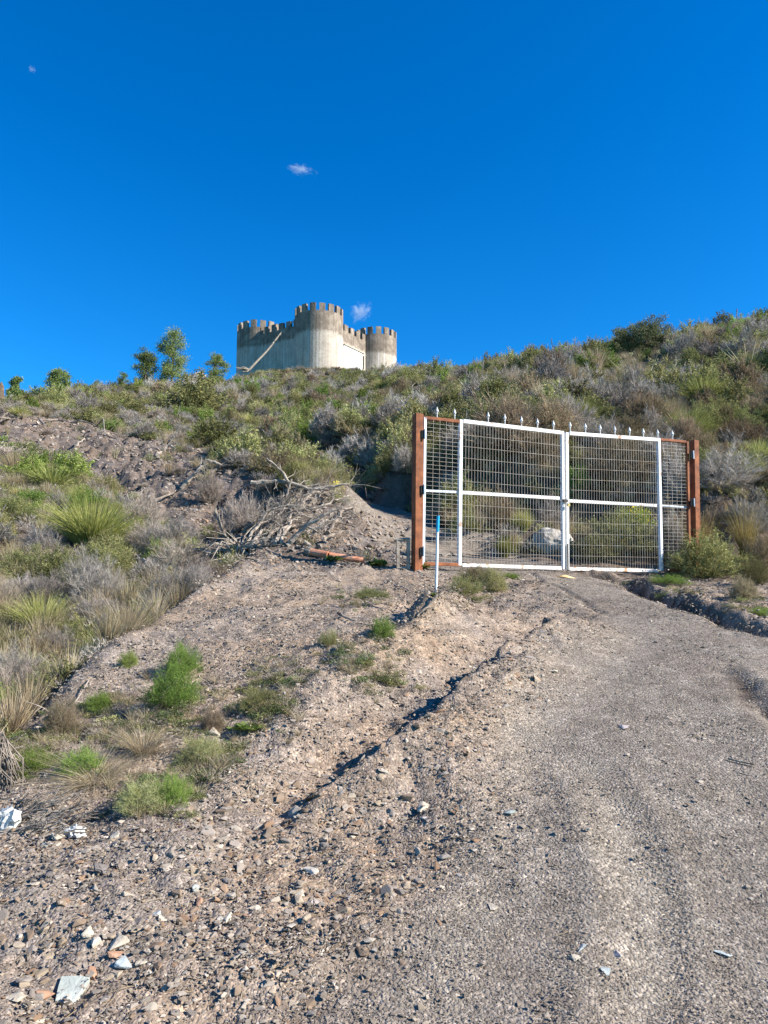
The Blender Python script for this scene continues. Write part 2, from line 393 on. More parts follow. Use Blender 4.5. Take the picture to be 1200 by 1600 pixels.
GZ += fbm(GX * 9, GY * 9, 3, 3) * .012 * rough * (1 + far * 3)
GZ += np.maximum(fbm(GX * 26, GY * 26, 2, 4), -.2) * .007 * rough * (1 + far)
GZ += fbm(GX * 40, GY * 40, 1, 14) * .0015
db, sb, pb = dist_line(GX, GY, L_BANK); s = -db * sb + .5 * fbm(GX * .7, GY * .7, 3, 61)
GZ += 1.0 * sstep(1, .72, pb) * (.75 + .25 * sstep(.2, .35, pb)) * sstep(-.05, .6, s) * np.exp(-(np.maximum(s, 0) / 4.5) ** 2) * sstep(0, .1, pb) * (GY > 11.5)
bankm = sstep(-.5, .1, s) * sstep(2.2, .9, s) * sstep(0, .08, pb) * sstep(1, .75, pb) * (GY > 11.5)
# raw shaded cut banks on the slope: stepped scarps
bl = berm * far; GZ += bl * (.10 * fbm(GX * 1.1, GY * 1.1, 2, 51) + .07 * fbm(GX * 5.5, GY * 5.5, 3, 52))
sc = fbm(GX * .22 + 3, GY * .35, 2, 41)
GZ += far * (GY > 13) * (gpx > 430) * .55 * sstep(-.05, .05, sc) * sstep(70, 40, GY)
dcs = np.sqrt((GX - CASTLE_C[0]) ** 2 + (GY - CASTLE_C[1]) ** 2)
wc_ = 1 - sstep(7, 11, dcs); GZ = GZ * (1 - wc_) + CASTLE_Z * wc_
nr, nt_ = GX.shape
def H(x, y):
    """height of the built ground"""
    x = np.asarray(x, float); y = np.asarray(y, float)
    t = np.arctan2(x, y - OY); r = np.sqrt(x * x + (y - OY) ** 2)
    fi = np.interp(t, th, np.arange(nt_)); fj = np.interp(r, rs, np.arange(nr))
    i = np.clip(fi.astype(int), 0, nt_ - 2); j = np.clip(fj.astype(int), 0, nr - 2); a = fi - i; b = fj - j
    return (GZ[j, i] * (1 - a) + GZ[j, i + 1] * a) * (1 - b) + (GZ[j + 1, i] * (1 - a) + GZ[j + 1, i + 1] * a) * b
def HN(x, y, e=.05):
    zx = (H(x + e, y) - H(x - e, y)) / (2 * e); zy = (H(x, y + e) - H(x, y - e)) / (2 * e)
    nn = np.stack((-zx, -zy, np.ones_like(zx)), -1); return nn / np.linalg.norm(nn, axis=-1, keepdims=True)
def ground_at(px, py): return hit(px, py, H)

def ground_mat():
    m, nt = mat_new('ground'); v = coords(nt)
    ro, ru, da = attr(nt, 'road'), attr(nt, 'rubble'), attr(nt, 'moist_and_shade')
    big = noise(nt, v, .9, 5, .6); mid = noise(nt, v, 6, 6, .65); fine = noise(nt, v, 45, 5, .7)
    roadc = ramp(nt, mid, [(.3, (.165, .140, .116)), (.5, (.215, .186, .156)), (.7, (.27, .236, .20))]).outputs[0]
    rubc = ramp(nt, mid, [(.3, (.18, .145, .115)), (.5, (.255, .208, .168)), (.7, (.325, .272, .223))]).outputs[0]
    hillc = ramp(nt, mid, [(.3, (.075, .058, .045)), (.5, (.125, .10, .08)), (.72, (.20, .17, .14))]).outputs[0]
    bermc = ramp(nt, mid, [(.3, (.08, .064, .055)), (.5, (.135, .112, .098)), (.7, (.20, .172, .155))]).outputs[0]
    c = mixc(nt, ru, hillc, rubc); c = mixc(nt, attr(nt, 'slope'), c, bermc)
    warm = ramp(nt, big, [(.38, (1.12, 1.0, .86)), (.62, (.93, .95, 1.0))]).outputs[0]
    c = mixc(nt, .8, c, warm, 'MULTIPLY'); c = mixc(nt, ro, c, mixc(nt, .8, roadc, ramp(nt, noise(nt, v, 1.6, 5, .6, .4), [(.35, (.86, .82, .80)), (.5, (1, 1, 1)), (.66, (1.16, 1.13, 1.10))]).outputs[0], 'MULTIPLY'))
    c = mixc(nt, math_n(nt, 'MULTIPLY', attr(nt, 'wheel'), .55), c, (.33, .285, .225))
    vo = N(nt, 'TexVoronoi'); vo.inputs['Scale'].default_value = 70; nt.links.new(v, vo.inputs['Vector'])
    sp = N(nt, 'SeparateColor'); nt.links.new(vo.outputs['Color'], sp.inputs[0])
    peb = ramp(nt, sp.outputs[0], [(0, (.55, .52, .5)), (.45, (.9, .9, .9)), (.8, (1.25, 1.22, 1.2)), (1, (1.9, 1.85, 1.8))]).outputs[0]
    c = mixc(nt, .75, c, peb, 'MULTIPLY')
    f2 = ramp(nt, fine, [(.35, (.7, .69, .68)), (.65, (1.2, 1.2, 1.2))]).outputs[0]
    c = mixc(nt, .7, c, f2, 'MULTIPLY')
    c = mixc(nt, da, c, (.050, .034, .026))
    vo2 = N(nt, 'TexVoronoi'); vo2.inputs['Scale'].default_value = 130; nt.links.new(v, vo2.inputs['Vector'])
    h = math_n(nt, 'ADD', math_n(nt, 'MULTIPLY', vo.outputs[0], -1.2), math_n(nt, 'MULTIPLY', vo2.outputs[0], -.6))
    h = math_n(nt, 'ADD', h, math_n(nt, 'MULTIPLY', fine, .8))
    finish(nt, c, .95, h, .55, .012, spec=.15); return m
quads = (np.arange(nr - 1)[:, None] * nt_ + np.arange(nt_ - 1)[None]).ravel()
Q = np.stack((quads, quads + 1, quads + nt_ + 1, quads + nt_), -1)
gm = mesh_np('ground', np.stack((GX, GY, GZ), -1).reshape(-1, 3), Q, ground_mat(), smooth=True)
moist_and_shade = np.maximum(prof(dd * sd_ + wob * .08 - .08, .14) * ende, .8 * prof(dr * sr + wob * .06 - .03, .07) * sstep(1, .75, pr)) * sstep(-.6, .4, fbm(GX * 7, GY * 7, 2, 77))
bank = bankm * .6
moist_and_shade = np.clip(np.maximum(np.maximum(moist_and_shade, bank), .85 * endF * np.maximum(prof(sf - .02, .08), prof(sf + .12, .10)) * sstep(-.8, .2, fbm(GX * 6, GY * 6, 2, 78))), 0, 1)  # furrow band: damp soil plus the ridge's shadow painted into the colour
dt2, _, pt2 = dist_line(GX, GY, L_TYRE2); wheel = np.maximum(prof(dt + .05 * wob, .13) * sstep(0, .2, pt_), .7 * prof(dt2 + .05 * wob, .14) * sstep(1, .7, pt2))
for nm, arr in (('road', road), ('rubble', rub), ('moist_and_shade', moist_and_shade), ('slope', berm * 1.0), ('wheel', wheel)):
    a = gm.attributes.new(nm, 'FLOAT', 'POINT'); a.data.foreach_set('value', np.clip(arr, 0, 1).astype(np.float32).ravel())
tag(link('ground', gm), kind='structure')

# ------------------------------------------------------------------ rubble, gravel
def hull(npts, sx, sy, sz, rg):
    bm = bmesh.new()
    p = rg.normal(size=(npts, 3)); p /= np.linalg.norm(p, axis=1)[:, None]; p *= rg.uniform(.8, 1.05, (npts, 1)); p *= (sx, sy, sz)
    for a in p: bm.verts.new(a)
    r_ = bmesh.ops.convex_hull(bm, input=bm.verts[:])
    bmesh.ops.delete(bm, geom=[g for g in r_['geom_interior'] if isinstance(g, bmesh.types.BMVert)], context='VERTS')
    bm.verts.index_update(); V = [tuple(x.co) for x in bm.verts]; Fc = [tuple(l.index for l in f.verts) for f in bm.faces]; bm.free()
    return V, Fc
def rock_mesh(name, dims, mat, npts=14, seed=1, jag=0):
    rg = np.random.default_rng(seed); V, Fc = hull(npts, *[d / 2 for d in dims], rg)
    me = bpy.data.meshes.new(name); me.from_pydata(V, [], Fc); me.materials.append(mat)
    bm = bmesh.new(); bm.from_mesh(me); bmesh.ops.bevel(bm, geom=bm.edges[:], offset=min(dims) * .05, segments=1, affect='EDGES'); bm.to_mesh(me); bm.free()
    a = me.attributes.new('tone', 'FLOAT', 'FACE'); a.data.foreach_set('value', [rg.random()] * len(me.polygons))
    return me
def scatter(name, label, P, rot, sc, idx, sources, cat=None):
    """one stuff object: a point cloud whose points carry copies of the given plants or stones"""
    me = bpy.data.meshes.new(name); P = np.asarray(P, np.float32)
    me.vertices.add(len(P)); me.vertices.foreach_set('co', P.ravel())
    a = me.attributes.new('rot', 'FLOAT_VECTOR', 'POINT'); a.data.foreach_set('vector', np.asarray(rot, np.float32).ravel())
    a = me.attributes.new('siz', 'FLOAT_VECTOR', 'POINT'); a.data.foreach_set('vector', np.asarray(sc, np.float32).ravel())
    a = me.attributes.new('pick', 'INT', 'POINT'); a.data.foreach_set('value', np.asarray(idx, np.int32))
    o = link(name, me)
    g = bpy.data.node_groups.new(name, 'GeometryNodeTree')
    g.interface.new_socket('Geometry', in_out='INPUT', socket_type='NodeSocketGeometry'); g.interface.new_socket('Geometry', in_out='OUTPUT', socket_type='NodeSocketGeometry')
    gi, go = g.nodes.new('NodeGroupInput'), g.nodes.new('NodeGroupOutput')
    iop = g.nodes.new('GeometryNodeInstanceOnPoints'); j = g.nodes.new('GeometryNodeJoinGeometry')
    for s_ in sources:
        oi = g.nodes.new('GeometryNodeObjectInfo'); oi.transform_space = 'ORIGINAL'; oi.inputs['Object'].default_value = s_; oi.inputs['As Instance'].default_value = True
        if s_.type == 'MESH': g.links.new(oi.outputs['Geometry'], j.inputs[0])
    def na(nm, typ):
        x = g.nodes.new('GeometryNodeInputNamedAttribute'); x.data_type = typ; x.inputs['Name'].default_value = nm; return x.outputs[0]
    iop.inputs['Pick Instance'].default_value = True
    er = g.nodes.new('FunctionNodeEulerToRotation')
    g.links.new(na('rot', 'FLOAT_VECTOR'), er.inputs[0])
    g.links.new(gi.outputs[0], iop.inputs['Points']); g.links.new(j.outputs[0], iop.inputs['Instance'])
    g.links.new(er.outputs[0], iop.inputs['Rotation']); g.links.new(na('siz', 'FLOAT_VECTOR'), iop.inputs['Scale']); g.links.new(na('pick', 'INT'), iop.inputs['Instance Index'])
    g.links.new(iop.outputs[0], go.inputs[0])
    md = o.modifiers.new('scatter', 'NODES'); md.node_group = g
    tag(o, label, cat, kind='stuff'); return o
def align(nrm, spin):
    """euler angles that stand z on the normal after a spin about z"""
    out = np.empty((len(nrm), 3))
    for i, (nn, s_) in enumerate(zip(nrm, spin)):
        q_ = Vector((0, 0, 1)).rotation_difference(Vector(nn)); out[i] = (q_.to_matrix() @ Matrix.Rotation(s_, 3, 'Z')).to_euler()
    return out

SC = {'tan': [(0, (.33, .27, .20)), (1, (.46, .39, .31))], 'grey': [(0, (.25, .22, .195)), (1, (.35, .31, .28))], 'brown': [(0, (.21, .16, .12)), (1, (.31, .24, .185))],
      'pale': [(0, (.38, .34, .29)), (1, (.52, .47, .41))], 'rust brown': [(0, (.24, .16, .11)), (1, (.34, .24, .17))]}
SN = ['tan', 'grey', 'brown', 'pale', 'rust brown', 'brown', 'grey']
smat = {k: stone_mat(k.replace(' ', '_') + '_stone', v) for k, v in SC.items()}
stone_meshes = [rock_mesh('stone', (1, rng.uniform(.6, .95), rng.uniform(.22, .46)), smat[SN[k % 7]], 13, 100 + k) for k in range(21)]
def visible_xy(x, y): 
    z = H(x, y); px, py = proj(x, y, z); return px, py, z

def in_world(n_, xlo, xhi, ylo, yhi): return rng.uniform(xlo, xhi, n_), rng.uniform(ylo, yhi, n_)
def fan_points(n_, r0, r1, power=1.0, half=R(33)):
    t = rng.uniform(-half, half, n_); u = rng.random(n_)
    r = (r0 ** power + u * (r1 ** power - r0 ** power)) ** (1 / power) if power else r0 * (r1 / r0) ** u
    return r * np.sin(t), r * np.cos(t)

# individually built stones: the largest in view
def stone_density(x, y):
    z = H(x, y); rd, rb, be, spo, dDD, px, py = masks(x, y, z)
    dF_, _, _ = dist_line(x, y, L_FURROW); dE_, _, _ = dist_line(x, y, L_EDGE2)
    dD_, _, _ = dist_line(x, y, L_DITCH); d = rb * (1 - rd) + 1.3 * prof(dF_ - .05, .3) + .6 * prof(dE_, .3) + .4 * prof(dD_, .35)
    left = sstep(3.4, 2.6, y) * sstep(.2, -.8, x) * .6
    clump = sstep(-.5, .7, fbm(x * 1.3, y * 1.3, 3, 60))
    return np.clip((d + left) * (.35 + .9 * clump) + .035 * (y < 16), 0, 1.4), rd
label_stone = {}
def landmark(px, py):
    if py > 1420: a = 'lower left corner' if px < 300 else 'lower edge left of the track' if px < 560 else 'bare gravel at the lower edge'
    elif py > 1240: a = 'rubble below the dry roots' if px < 260 else 'rubble above the white slab' if px < 520 else 'track shoulder' if px < 800 else 'grey track'
    elif py > 1080: a = 'herbs at the left edge' if px < 180 else 'foot of the green herbs' if px < 420 else 'furrow beside the track' if px < 760 else 'middle of the track'
    elif py > 930: a = 'broken left rim of the spoil' if px < 260 else 'spoil below the dead branches' if px < 480 else 'mound below the blue tipped pole' if px < 720 else 'upper track below the gate' if px < 980 else 'ditch right of the track'
    elif py > 840: a = 'spoil under the dead roots' if px < 470 else 'orange pipe' if px < 600 else 'foot of the left gate post' if px < 760 else 'gate foot' if px < 960 else 'ditch by the right gate post'
    else: a = 'dark spoil ridge on the left' if px < 330 else 'debris mound of dead branches'
    return a
cx, cy = fan_points(46000, 2.2, 40, .5)
dens, rd = stone_density(cx, cy)
keep = rng.random(len(cx)) < dens
cx, cy, rd = cx[keep], cy[keep], rd[keep]
size = .011 + .05 * rng.random(len(cx)) ** 5 + .018 * rng.random(len(cx)) ** 2
dFp, _, _ = dist_line(cx, cy, L_FURROW); size *= np.where(rd > .5, .6, 1) * (1 + .35 * prof(dFp - .05, .3)) * (1 + sstep(6, 14, cy) * 1.0 + sstep(14, 34, cy) * 2.0)
size = np.where(rng.random(len(cx)) < .012, size * 1.7, size)
cz = H(cx, cy); px_, py_ = proj(cx, cy, cz)
show = size * F / np.maximum(cy, 1) * ((px_ > -10) & (px_ < 1210) & (py_ < 1620))
order = np.argsort(-show); ind = order[:270]; rest = order[270:]
nrm = HN(cx, cy); eu = align(nrm, rng.uniform(0, 6.28, len(cx))); eu[:, :2] += rng.normal(0, .22, (len(cx), 2))
first_stones = []
tints = ['small', 'medium', 'large']
for i in ind:
    mi = rng.integers(21); o = link('stone', stone_meshes[mi]); sc_v = size[i]; zk = rng.uniform(.6, 1.5)
    o.scale = (sc_v, sc_v * rng.uniform(.8, 1.1), sc_v * zk); o.rotation_euler = eu[i]; o.location = (cx[i], cy[i], cz[i] + sc_v * .08)
    a = landmark(px_[i], py_[i]); sz = 'large' if sc_v > .085 else 'fist sized' if sc_v > .06 else 'small'
    shp = 'flat' if zk < .85 else 'chunky' if zk > 1.15 else 'angular'
    tag(o, f'{sz} {shp} {SN[mi % 7]} stone, {a}', 'stone', f'loose stones, {a}')
    first_stones.append(o)
first_stones = first_stones[:14]
sc3 = size[rest][:, None] * rng.uniform(.75, 1.2, (len(rest), 3))
Pz = np.stack((cx, cy, cz + size * .06), -1)[rest]
src = []
seen = set()
for o in [x for x in C.objects if x.name.startswith('stone')]:
    if o.data.name not in seen: seen.add(o.data.name); src.append(o)
scatter('rubble', 'loose angular rubble strewn over the spoil and track edge', Pz, eu[rest], sc3, rng.integers(0, len(src), len(rest)), src)

# coarse broken rock down the dark ridge
bx, by_ = fan_points(90000, 9, 44, .8, R(30)); bz = H(bx, by_); bm_ = masks(bx, by_, bz)[2]; kb = bm_ & (rng.random(len(bx)) < .75)
bx, by_, bz = bx[kb], by_[kb], bz[kb]; bs = (.03 + .11 * rng.random(len(bx)) ** 3) * (.7 + by_ / 35)
be_ = align(HN(bx, by_, .1), rng.uniform(0, 6.28, len(bx))); be_[:, :2] += rng.normal(0, .3, (len(bx), 2))
dsrc = [o for o in src if o.data.materials[0].name in ('grey_stone', 'brown_stone')]
scatter('ridge_rubble', 'broken dark rock covering the ridge on the left', np.stack((bx, by_, bz + bs * .1), -1), be_, bs[:, None] * rng.uniform(.7, 1.2, (len(bx), 3)), rng.integers(0, len(dsrc), len(bx)), dsrc)

# gravel: patches of pebbles laid on the ground
def gravel_patch(seed, n_, rad, s0, s1):
    rg = np.random.default_rng(seed); mb = MB()
    for _ in range(n_):
        s_ = rg.uniform(s0, s1) * rg.choice([.7, 1, 1, 1.5]); V, Fc = hull(8, s_ / 2, s_ * rg.uniform(.3, .5), s_ * rg.uniform(.12, .26), rg)
        a = rg.uniform(0, 6.28); rr = rad * math.sqrt(rg.random()); b = rg.uniform(0, 6.28); c_, s2 = math.cos(a), math.sin(a)
        mb.add([(x * c_ - y * s2 + rr * math.cos(b), x * s2 + y * c_ + rr * math.sin(b), z + s_ * .06) for x, y, z in V], Fc, rg.random())
    return mb.mesh('gravel_patch', M['gravel'])
gp = [gravel_patch(300 + k, 64, .10, .0035, .0085) for k in range(7)]
gpl = [gravel_patch(340 + k, 34, .16, .009, .024) for k in range(6)]
def patch_field(name, label, meshes, n_, r0, r1, power, cond):
    x, y = fan_points(n_, r0, r1, power); z = H(x, y)
    rd_, rb_, be, spo, dDD, px, py = masks(x, y, z)
    dz_, sz_, _ = dist_line(x, y, L_FURROW); k = cond(x, y, rd_, rb_) & ~((np.abs(dz_ * sz_ - .04) < .13) & (y > 3.4) & (y < 7.8)); x, y, z = x[k], y[k], z[k]
    e = align(HN(x, y, .08), rng.uniform(0, 6.28, len(x)))
    s_ = np.repeat(rng.uniform(.75, 1.25, len(x))[:, None], 3, 1) * (1 + sstep(4, 9, y) * .6)[:, None]
    # the first of each patch stands in the mesh itself: sources are laid in the field too
    srcs = []
    for q_, me in enumerate(meshes):
        o = link(name + '_patch', me); o.location = (x[q_], y[q_], z[q_]); o.rotation_euler = e[q_]; tag(o, kind='stuff', label=label); srcs.append(o)
    m_ = len(meshes)
    scatter(name, label, np.stack((x, y, z), -1)[m_:], e[m_:], s_[m_:], rng.integers(0, m_, len(x) - m_), srcs)
patch_field('gravel', 'fine grey gravel packed into the surface of the track', gp, 10500, 2.0, 11.5, .55, lambda x, y, a, b: (rng.random(len(x)) < .25 + .75 * a))
patch_field('coarse_gravel', 'coarse brown chippings over the spoil heap', gpl, 4600, 2.0, 17, .6, lambda x, y, a, b: rng.random(len(x)) < np.clip(b * 1.0 - a * .9, .02, 1))

#STONES
# ------------------------------------------------------------------ plants
def unit(v): return v / np.linalg.norm(v, axis=-1, keepdims=True)
def ribbons(Pk, w, tone, taper=True):
    """Pk (n,k,3) centre lines; w (n,) widths -> verts, quads, tone"""
    n_, k, _ = Pk.shape; d = unit(Pk[:, -1] - Pk[:, 0] + 1e-9); s_ = unit(np.cross(d, unit(rng.normal(size=(n_, 3)))))
    prof_ = np.linspace(1, .12 if taper else .8, k)
    off = s_[:, None] * (w[:, None] * prof_[None])[..., None] * .5
    V = np.stack((Pk - off, Pk + off), 2).reshape(-1, 3)
    b = (np.arange(n_) * k * 2)[:, None] + (np.arange(k - 1) * 2)[None]
    Qd = np.stack((b, b + 1, b + 3, b + 2), -1).reshape(-1, 4)
    return V, Qd, np.repeat(tone, k - 1)
def leaves(P, size, tone, aspect=.45, up=None):
    n_ = len(P); d = unit(rng.normal(size=(n_, 3)) + (0 if up is None else up)); s_ = unit(np.cross(d, rng.normal(size=(n_, 3))))
    size = np.broadcast_to(size, (n_,))[:, None]
    V = np.stack((P, P + d * size * .5 + s_ * size * aspect * .5, P + d * size, P + d * size * .5 - s_ * size * aspect * .5), 1).reshape(-1, 3)
    return V, np.arange(n_ * 4).reshape(-1, 4), tone
def merge(parts):
    V, Q_, T = [], [], []; n_ = 0
    for v, q_, t in parts: V.append(v); Q_.append(q_ + n_); T.append(t); n_ += len(v)
    return np.concatenate(V), np.concatenate(Q_), np.concatenate(T)
def dome_dirs(n_, lo=.05, hi=1.0):
    a = rng.uniform(0, 2 * math.pi, n_); e = rng.uniform(lo, hi, n_); c_ = np.sqrt(1 - e ** 2)
    return np.stack((c_ * np.cos(a), c_ * np.sin(a), e), -1)
def lumpy(d, seed, amt=.25):
    a = np.arctan2(d[:, 1], d[:, 0]); return 1 + amt * (np.sin(a * 3 + seed) * .5 + np.sin(a * 5 + seed * 2.3 + d[:, 2] * 5) * .5) 
def twiggy(seed, stems, twigs, width, tufts=0, leaf=.02, zs=.85, curve=.15):
    """unit dome of fine branching twigs, optional leaves on the tips"""
    d = dome_dirs(stems, .12); L = lumpy(d, seed) * rng.uniform(.62, 1.0, stems) * .5
    E = d * L[:, None] * (1, 1, 2 * zs); B = np.stack((rng.normal(0, .07, stems), rng.normal(0, .07, stems), np.zeros(stems)), -1)
    Mid = B + (E - B) * .55 + rng.normal(0, curve * .35, (stems, 3)) * (1, 1, .4); Mid[:, 2] = np.abs(Mid[:, 2])
    parts = [ribbons(np.stack((B, Mid, E), 1), np.full(stems, width * 1.5), rng.uniform(.05, .6, stems))]
    i = rng.integers(0, stems, twigs); t = rng.uniform(.3, .95, (twigs, 1))
    s0 = Mid[i] + (E[i] - Mid[i]) * t; td = unit(unit(E[i] - Mid[i]) + rng.normal(0, .55, (twigs, 3)) + (0, 0, .25))
    ln = rng.uniform(.06, .17, (twigs, 1)); e1 = s0 + td * ln
    tone = np.clip(rng.normal(.62, .2, twigs) , 0, 1)
    parts.append(ribbons(np.stack((s0, e1), 1), np.full(twigs, width), tone))
    if tufts:
        j = rng.integers(0, twigs, tufts); p = s0[j] + (e1[j] - s0[j]) * rng.uniform(.2, 1.1, (tufts, 1)); p[:, 2] = np.maximum(p[:, 2], .01)
        parts.append(leaves(p, rng.uniform(.6, 1.3, tufts) * leaf, np.clip(tone[j] * .7 + rng.uniform(0, .35, tufts), 0, 1), up=td[j] * 1.2))
    return merge(parts)
def tussock(seed, blades, width, stalks=0, flat=.3, L=.62, erect=.35):
    a = rng.uniform(0, 6.28, blades); out = np.stack((np.cos(a), np.sin(a), np.zeros(blades)), -1)
    lean = rng.uniform(.05, 1.0, blades)[:, None] ** .8; ln = (L * rng.uniform(.55, 1.1, blades))[:, None]
    up = np.array((0, 0, 1.0)); B = out * rng.uniform(0, .10, (blades, 1))
    pts = [B]; ang = lean * (1.15 - erect); 
    for k in range(1, 5):
        th_ = ang * (.35 + .5 * k * (.5 + flat)); th_ = np.minimum(th_, 2.3)
        pts.append(pts[-1] + (out * np.sin(th_) + up * np.cos(th_)) * ln / 4)
    P_ = np.stack(pts, 1); P_[..., 2] = np.maximum(P_[..., 2], .005)
    parts = [ribbons(P_, np.full(blades, width), np.clip(rng.normal(.55, .25, blades), 0, 1))]
    if stalks:
        d = dome_dirs(stalks, .8); B = np.zeros((stalks, 3)); E = d * rng.uniform(.75, 1.0, (stalks, 1)) * 1.15
        parts.append(ribbons(np.stack((B, E * .55 + (0, 0, .03), E * .85, E), 1), np.full(stalks, width * 1.3), np.full(stalks, 1.0)))
        parts.append(leaves(np.repeat(E, 10, 0) + rng.normal(0, .02, (stalks * 10, 3)), .05, np.full(stalks * 10, .9), .25, up=(0, 0, 1.5)))
    return merge(parts)
def leafy(seed, clumps, per, leaf, zs=.8, stems=30, spread=.09, lo=.0):
    d = dome_dirs(clumps, lo); r_ = lumpy(d, seed, .3) * rng.uniform(.45, 1, clumps) ** .5 * .45
    Cn = d * r_[:, None] * (1, 1, 2 * zs * .9); Cn[:, 2] += .05
    n_ = clumps * per; P_ = np.repeat(Cn, per, 0) + rng.normal(0, spread * .6, (n_, 3)) * (1, 1, .8); P_[:, 2] = np.maximum(P_[:, 2], .01)
    ct = np.repeat(rng.uniform(-.15, .15, clumps), per)
    parts = [leaves(P_, rng.uniform(.6, 1.3, n_) * leaf, np.clip(rng.normal(.5, .2, n_) + ct, 0, 1), up=unit(P_ + (0, 0, .1)) * .8)]
    i = rng.integers(0, clumps, stems); B = rng.normal(0, .04, (stems, 3)) * (1, 1, 0)
    parts.append(ribbons(np.stack((B, Cn[i] * .5, Cn[i]), 1), np.full(stems, leaf * .35), np.full(stems, .1)))
    return merge(parts)
def pmesh(nm, data, mat): V, Q_, T = data; return mesh_np(nm, V, Q_, mat, T)

PL = {}   # kind -> {lod: [meshes]}
def add_kind(key, nm, mat, near, farr, k=3, close=None):
    PL[key] = {'close': [pmesh(nm, close(s_ + 20), mat) for s_ in range(2)] if close else None, 'near': [pmesh(nm, near(s_), mat) for s_ in range(2)], 'far': [pmesh(nm, farr(s_ + 5), mat) for s_ in range(k)]}
add_kind('grey', 'grey_shrub', M['grey'], lambda s_: twiggy(s_, 260, 6200, .006), lambda s_: twiggy(s_, 150, 2600, .013), close=lambda s_: twiggy(s_, 420, 14000, .0035))
add_kind('lilac', 'dry_shrub', M['lilac'], lambda s_: twiggy(s_, 260, 4200, .006, zs=.7), lambda s_: twiggy(s_, 140, 2000, .012, zs=.6), close=lambda s_: twiggy(s_, 400, 10000, .0035, zs=.7))
add_kind('brown', 'brown_shrub', M['brown'], lambda s_: twiggy(s_, 260, 5000, .007, 1500, .03), lambda s_: twiggy(s_, 140, 2200, .014, 700, .045), close=lambda s_: twiggy(s_, 400, 11000, .0035, 4000, .015))
add_kind('olive', 'olive_shrub', M['olive'], lambda s_: twiggy(s_, 200, 2600, .006, 5500, .033), lambda s_: twiggy(s_, 100, 900, .012, 3000, .052), close=lambda s_: twiggy(s_, 300, 4500, .0035, 17000, .017))
add_kind('green', 'green_shrub', M['green'], lambda s_: twiggy(s_, 200, 2200, .006, 6000, .034), lambda s_: twiggy(s_, 100, 800, .012, 3000, .052), close=lambda s_: twiggy(s_, 300, 4500, .0035, 19000, .017))
add_kind('tuss', 'grass_tussock', M['tuss'], lambda s_: tussock(s_, 1700, .0075), lambda s_: tussock(s_, 700, .014, flat=.35))
M['plume'] = plant_mat('plumed_grass_blades', (.18, .19, .06), (.38, .38, .13), (.74, .69, .50), .35, .15, .01)
M['gold'] = plant_mat('golden_grass_blades', (.20, .15, .04), (.50, .37, .13), (.66, .55, .30), .35, .15, .01)
add_kind('plume', 'grass_tussock', M['plume'], lambda s_: tussock(s_, 1200, .008, 16), lambda s_: tussock(s_, 600, .015, 15))
add_kind('gold', 'dry_grass_clump', M['gold'], lambda s_: tussock(s_, 700, .0055, 8, flat=.15, erect=.5, L=.8), lambda s_: tussock(s_, 420, .012, 8, flat=.1, erect=.6, L=.75))
add_kind('straw', 'dry_grass_clump', M['straw'], lambda s_: tussock(s_, 620, .0042, flat=.22, erect=.35, L=.8), lambda s_: tussock(s_, 420, .012, flat=.1, erect=.6, L=.75))
PHR = {'grey': ('grey_shrub', 'grey dry twiggy shrub', 'shrub'), 'lilac': ('dry_shrub', 'pinkish dry shrub', 'shrub'), 'brown': ('brown_shrub', 'brown twiggy shrub', 'shrub'),
       'olive': ('olive_shrub', 'olive green shrub', 'shrub'), 'green': ('green_shrub', 'bright green shrub', 'shrub'), 'plume': ('grass_tussock', 'plumed grass tussock', 'grass tussock'), 'gold': ('dry_grass_clump', 'golden dry grass clump', 'dry grass'), 'tuss': ('grass_tussock', 'yellow green grass tussock', 'grass tussock'),
       'straw': ('dry_grass_clump', 'straw coloured dry grass clump', 'dry grass')}
def put_plant(kind, x, y, w, h, rz=None, me=None, z=None):
    lod = 'close' if y < 10.5 and PL[kind]['close'] else 'near' if y < 17 else 'far'; ms = PL[kind][lod]
    me = me or ms[rng.integers(len(ms))]
    o = link(PHR[kind][0], me); o.location = (x, y, (H(x, y) if z is None else z) - .02); o.scale = (w, w, h); o.rotation_euler = (rng.normal(0, .06), rng.normal(0, .06), rng.uniform(0, 6.28) if rz is None else rz)
    return o
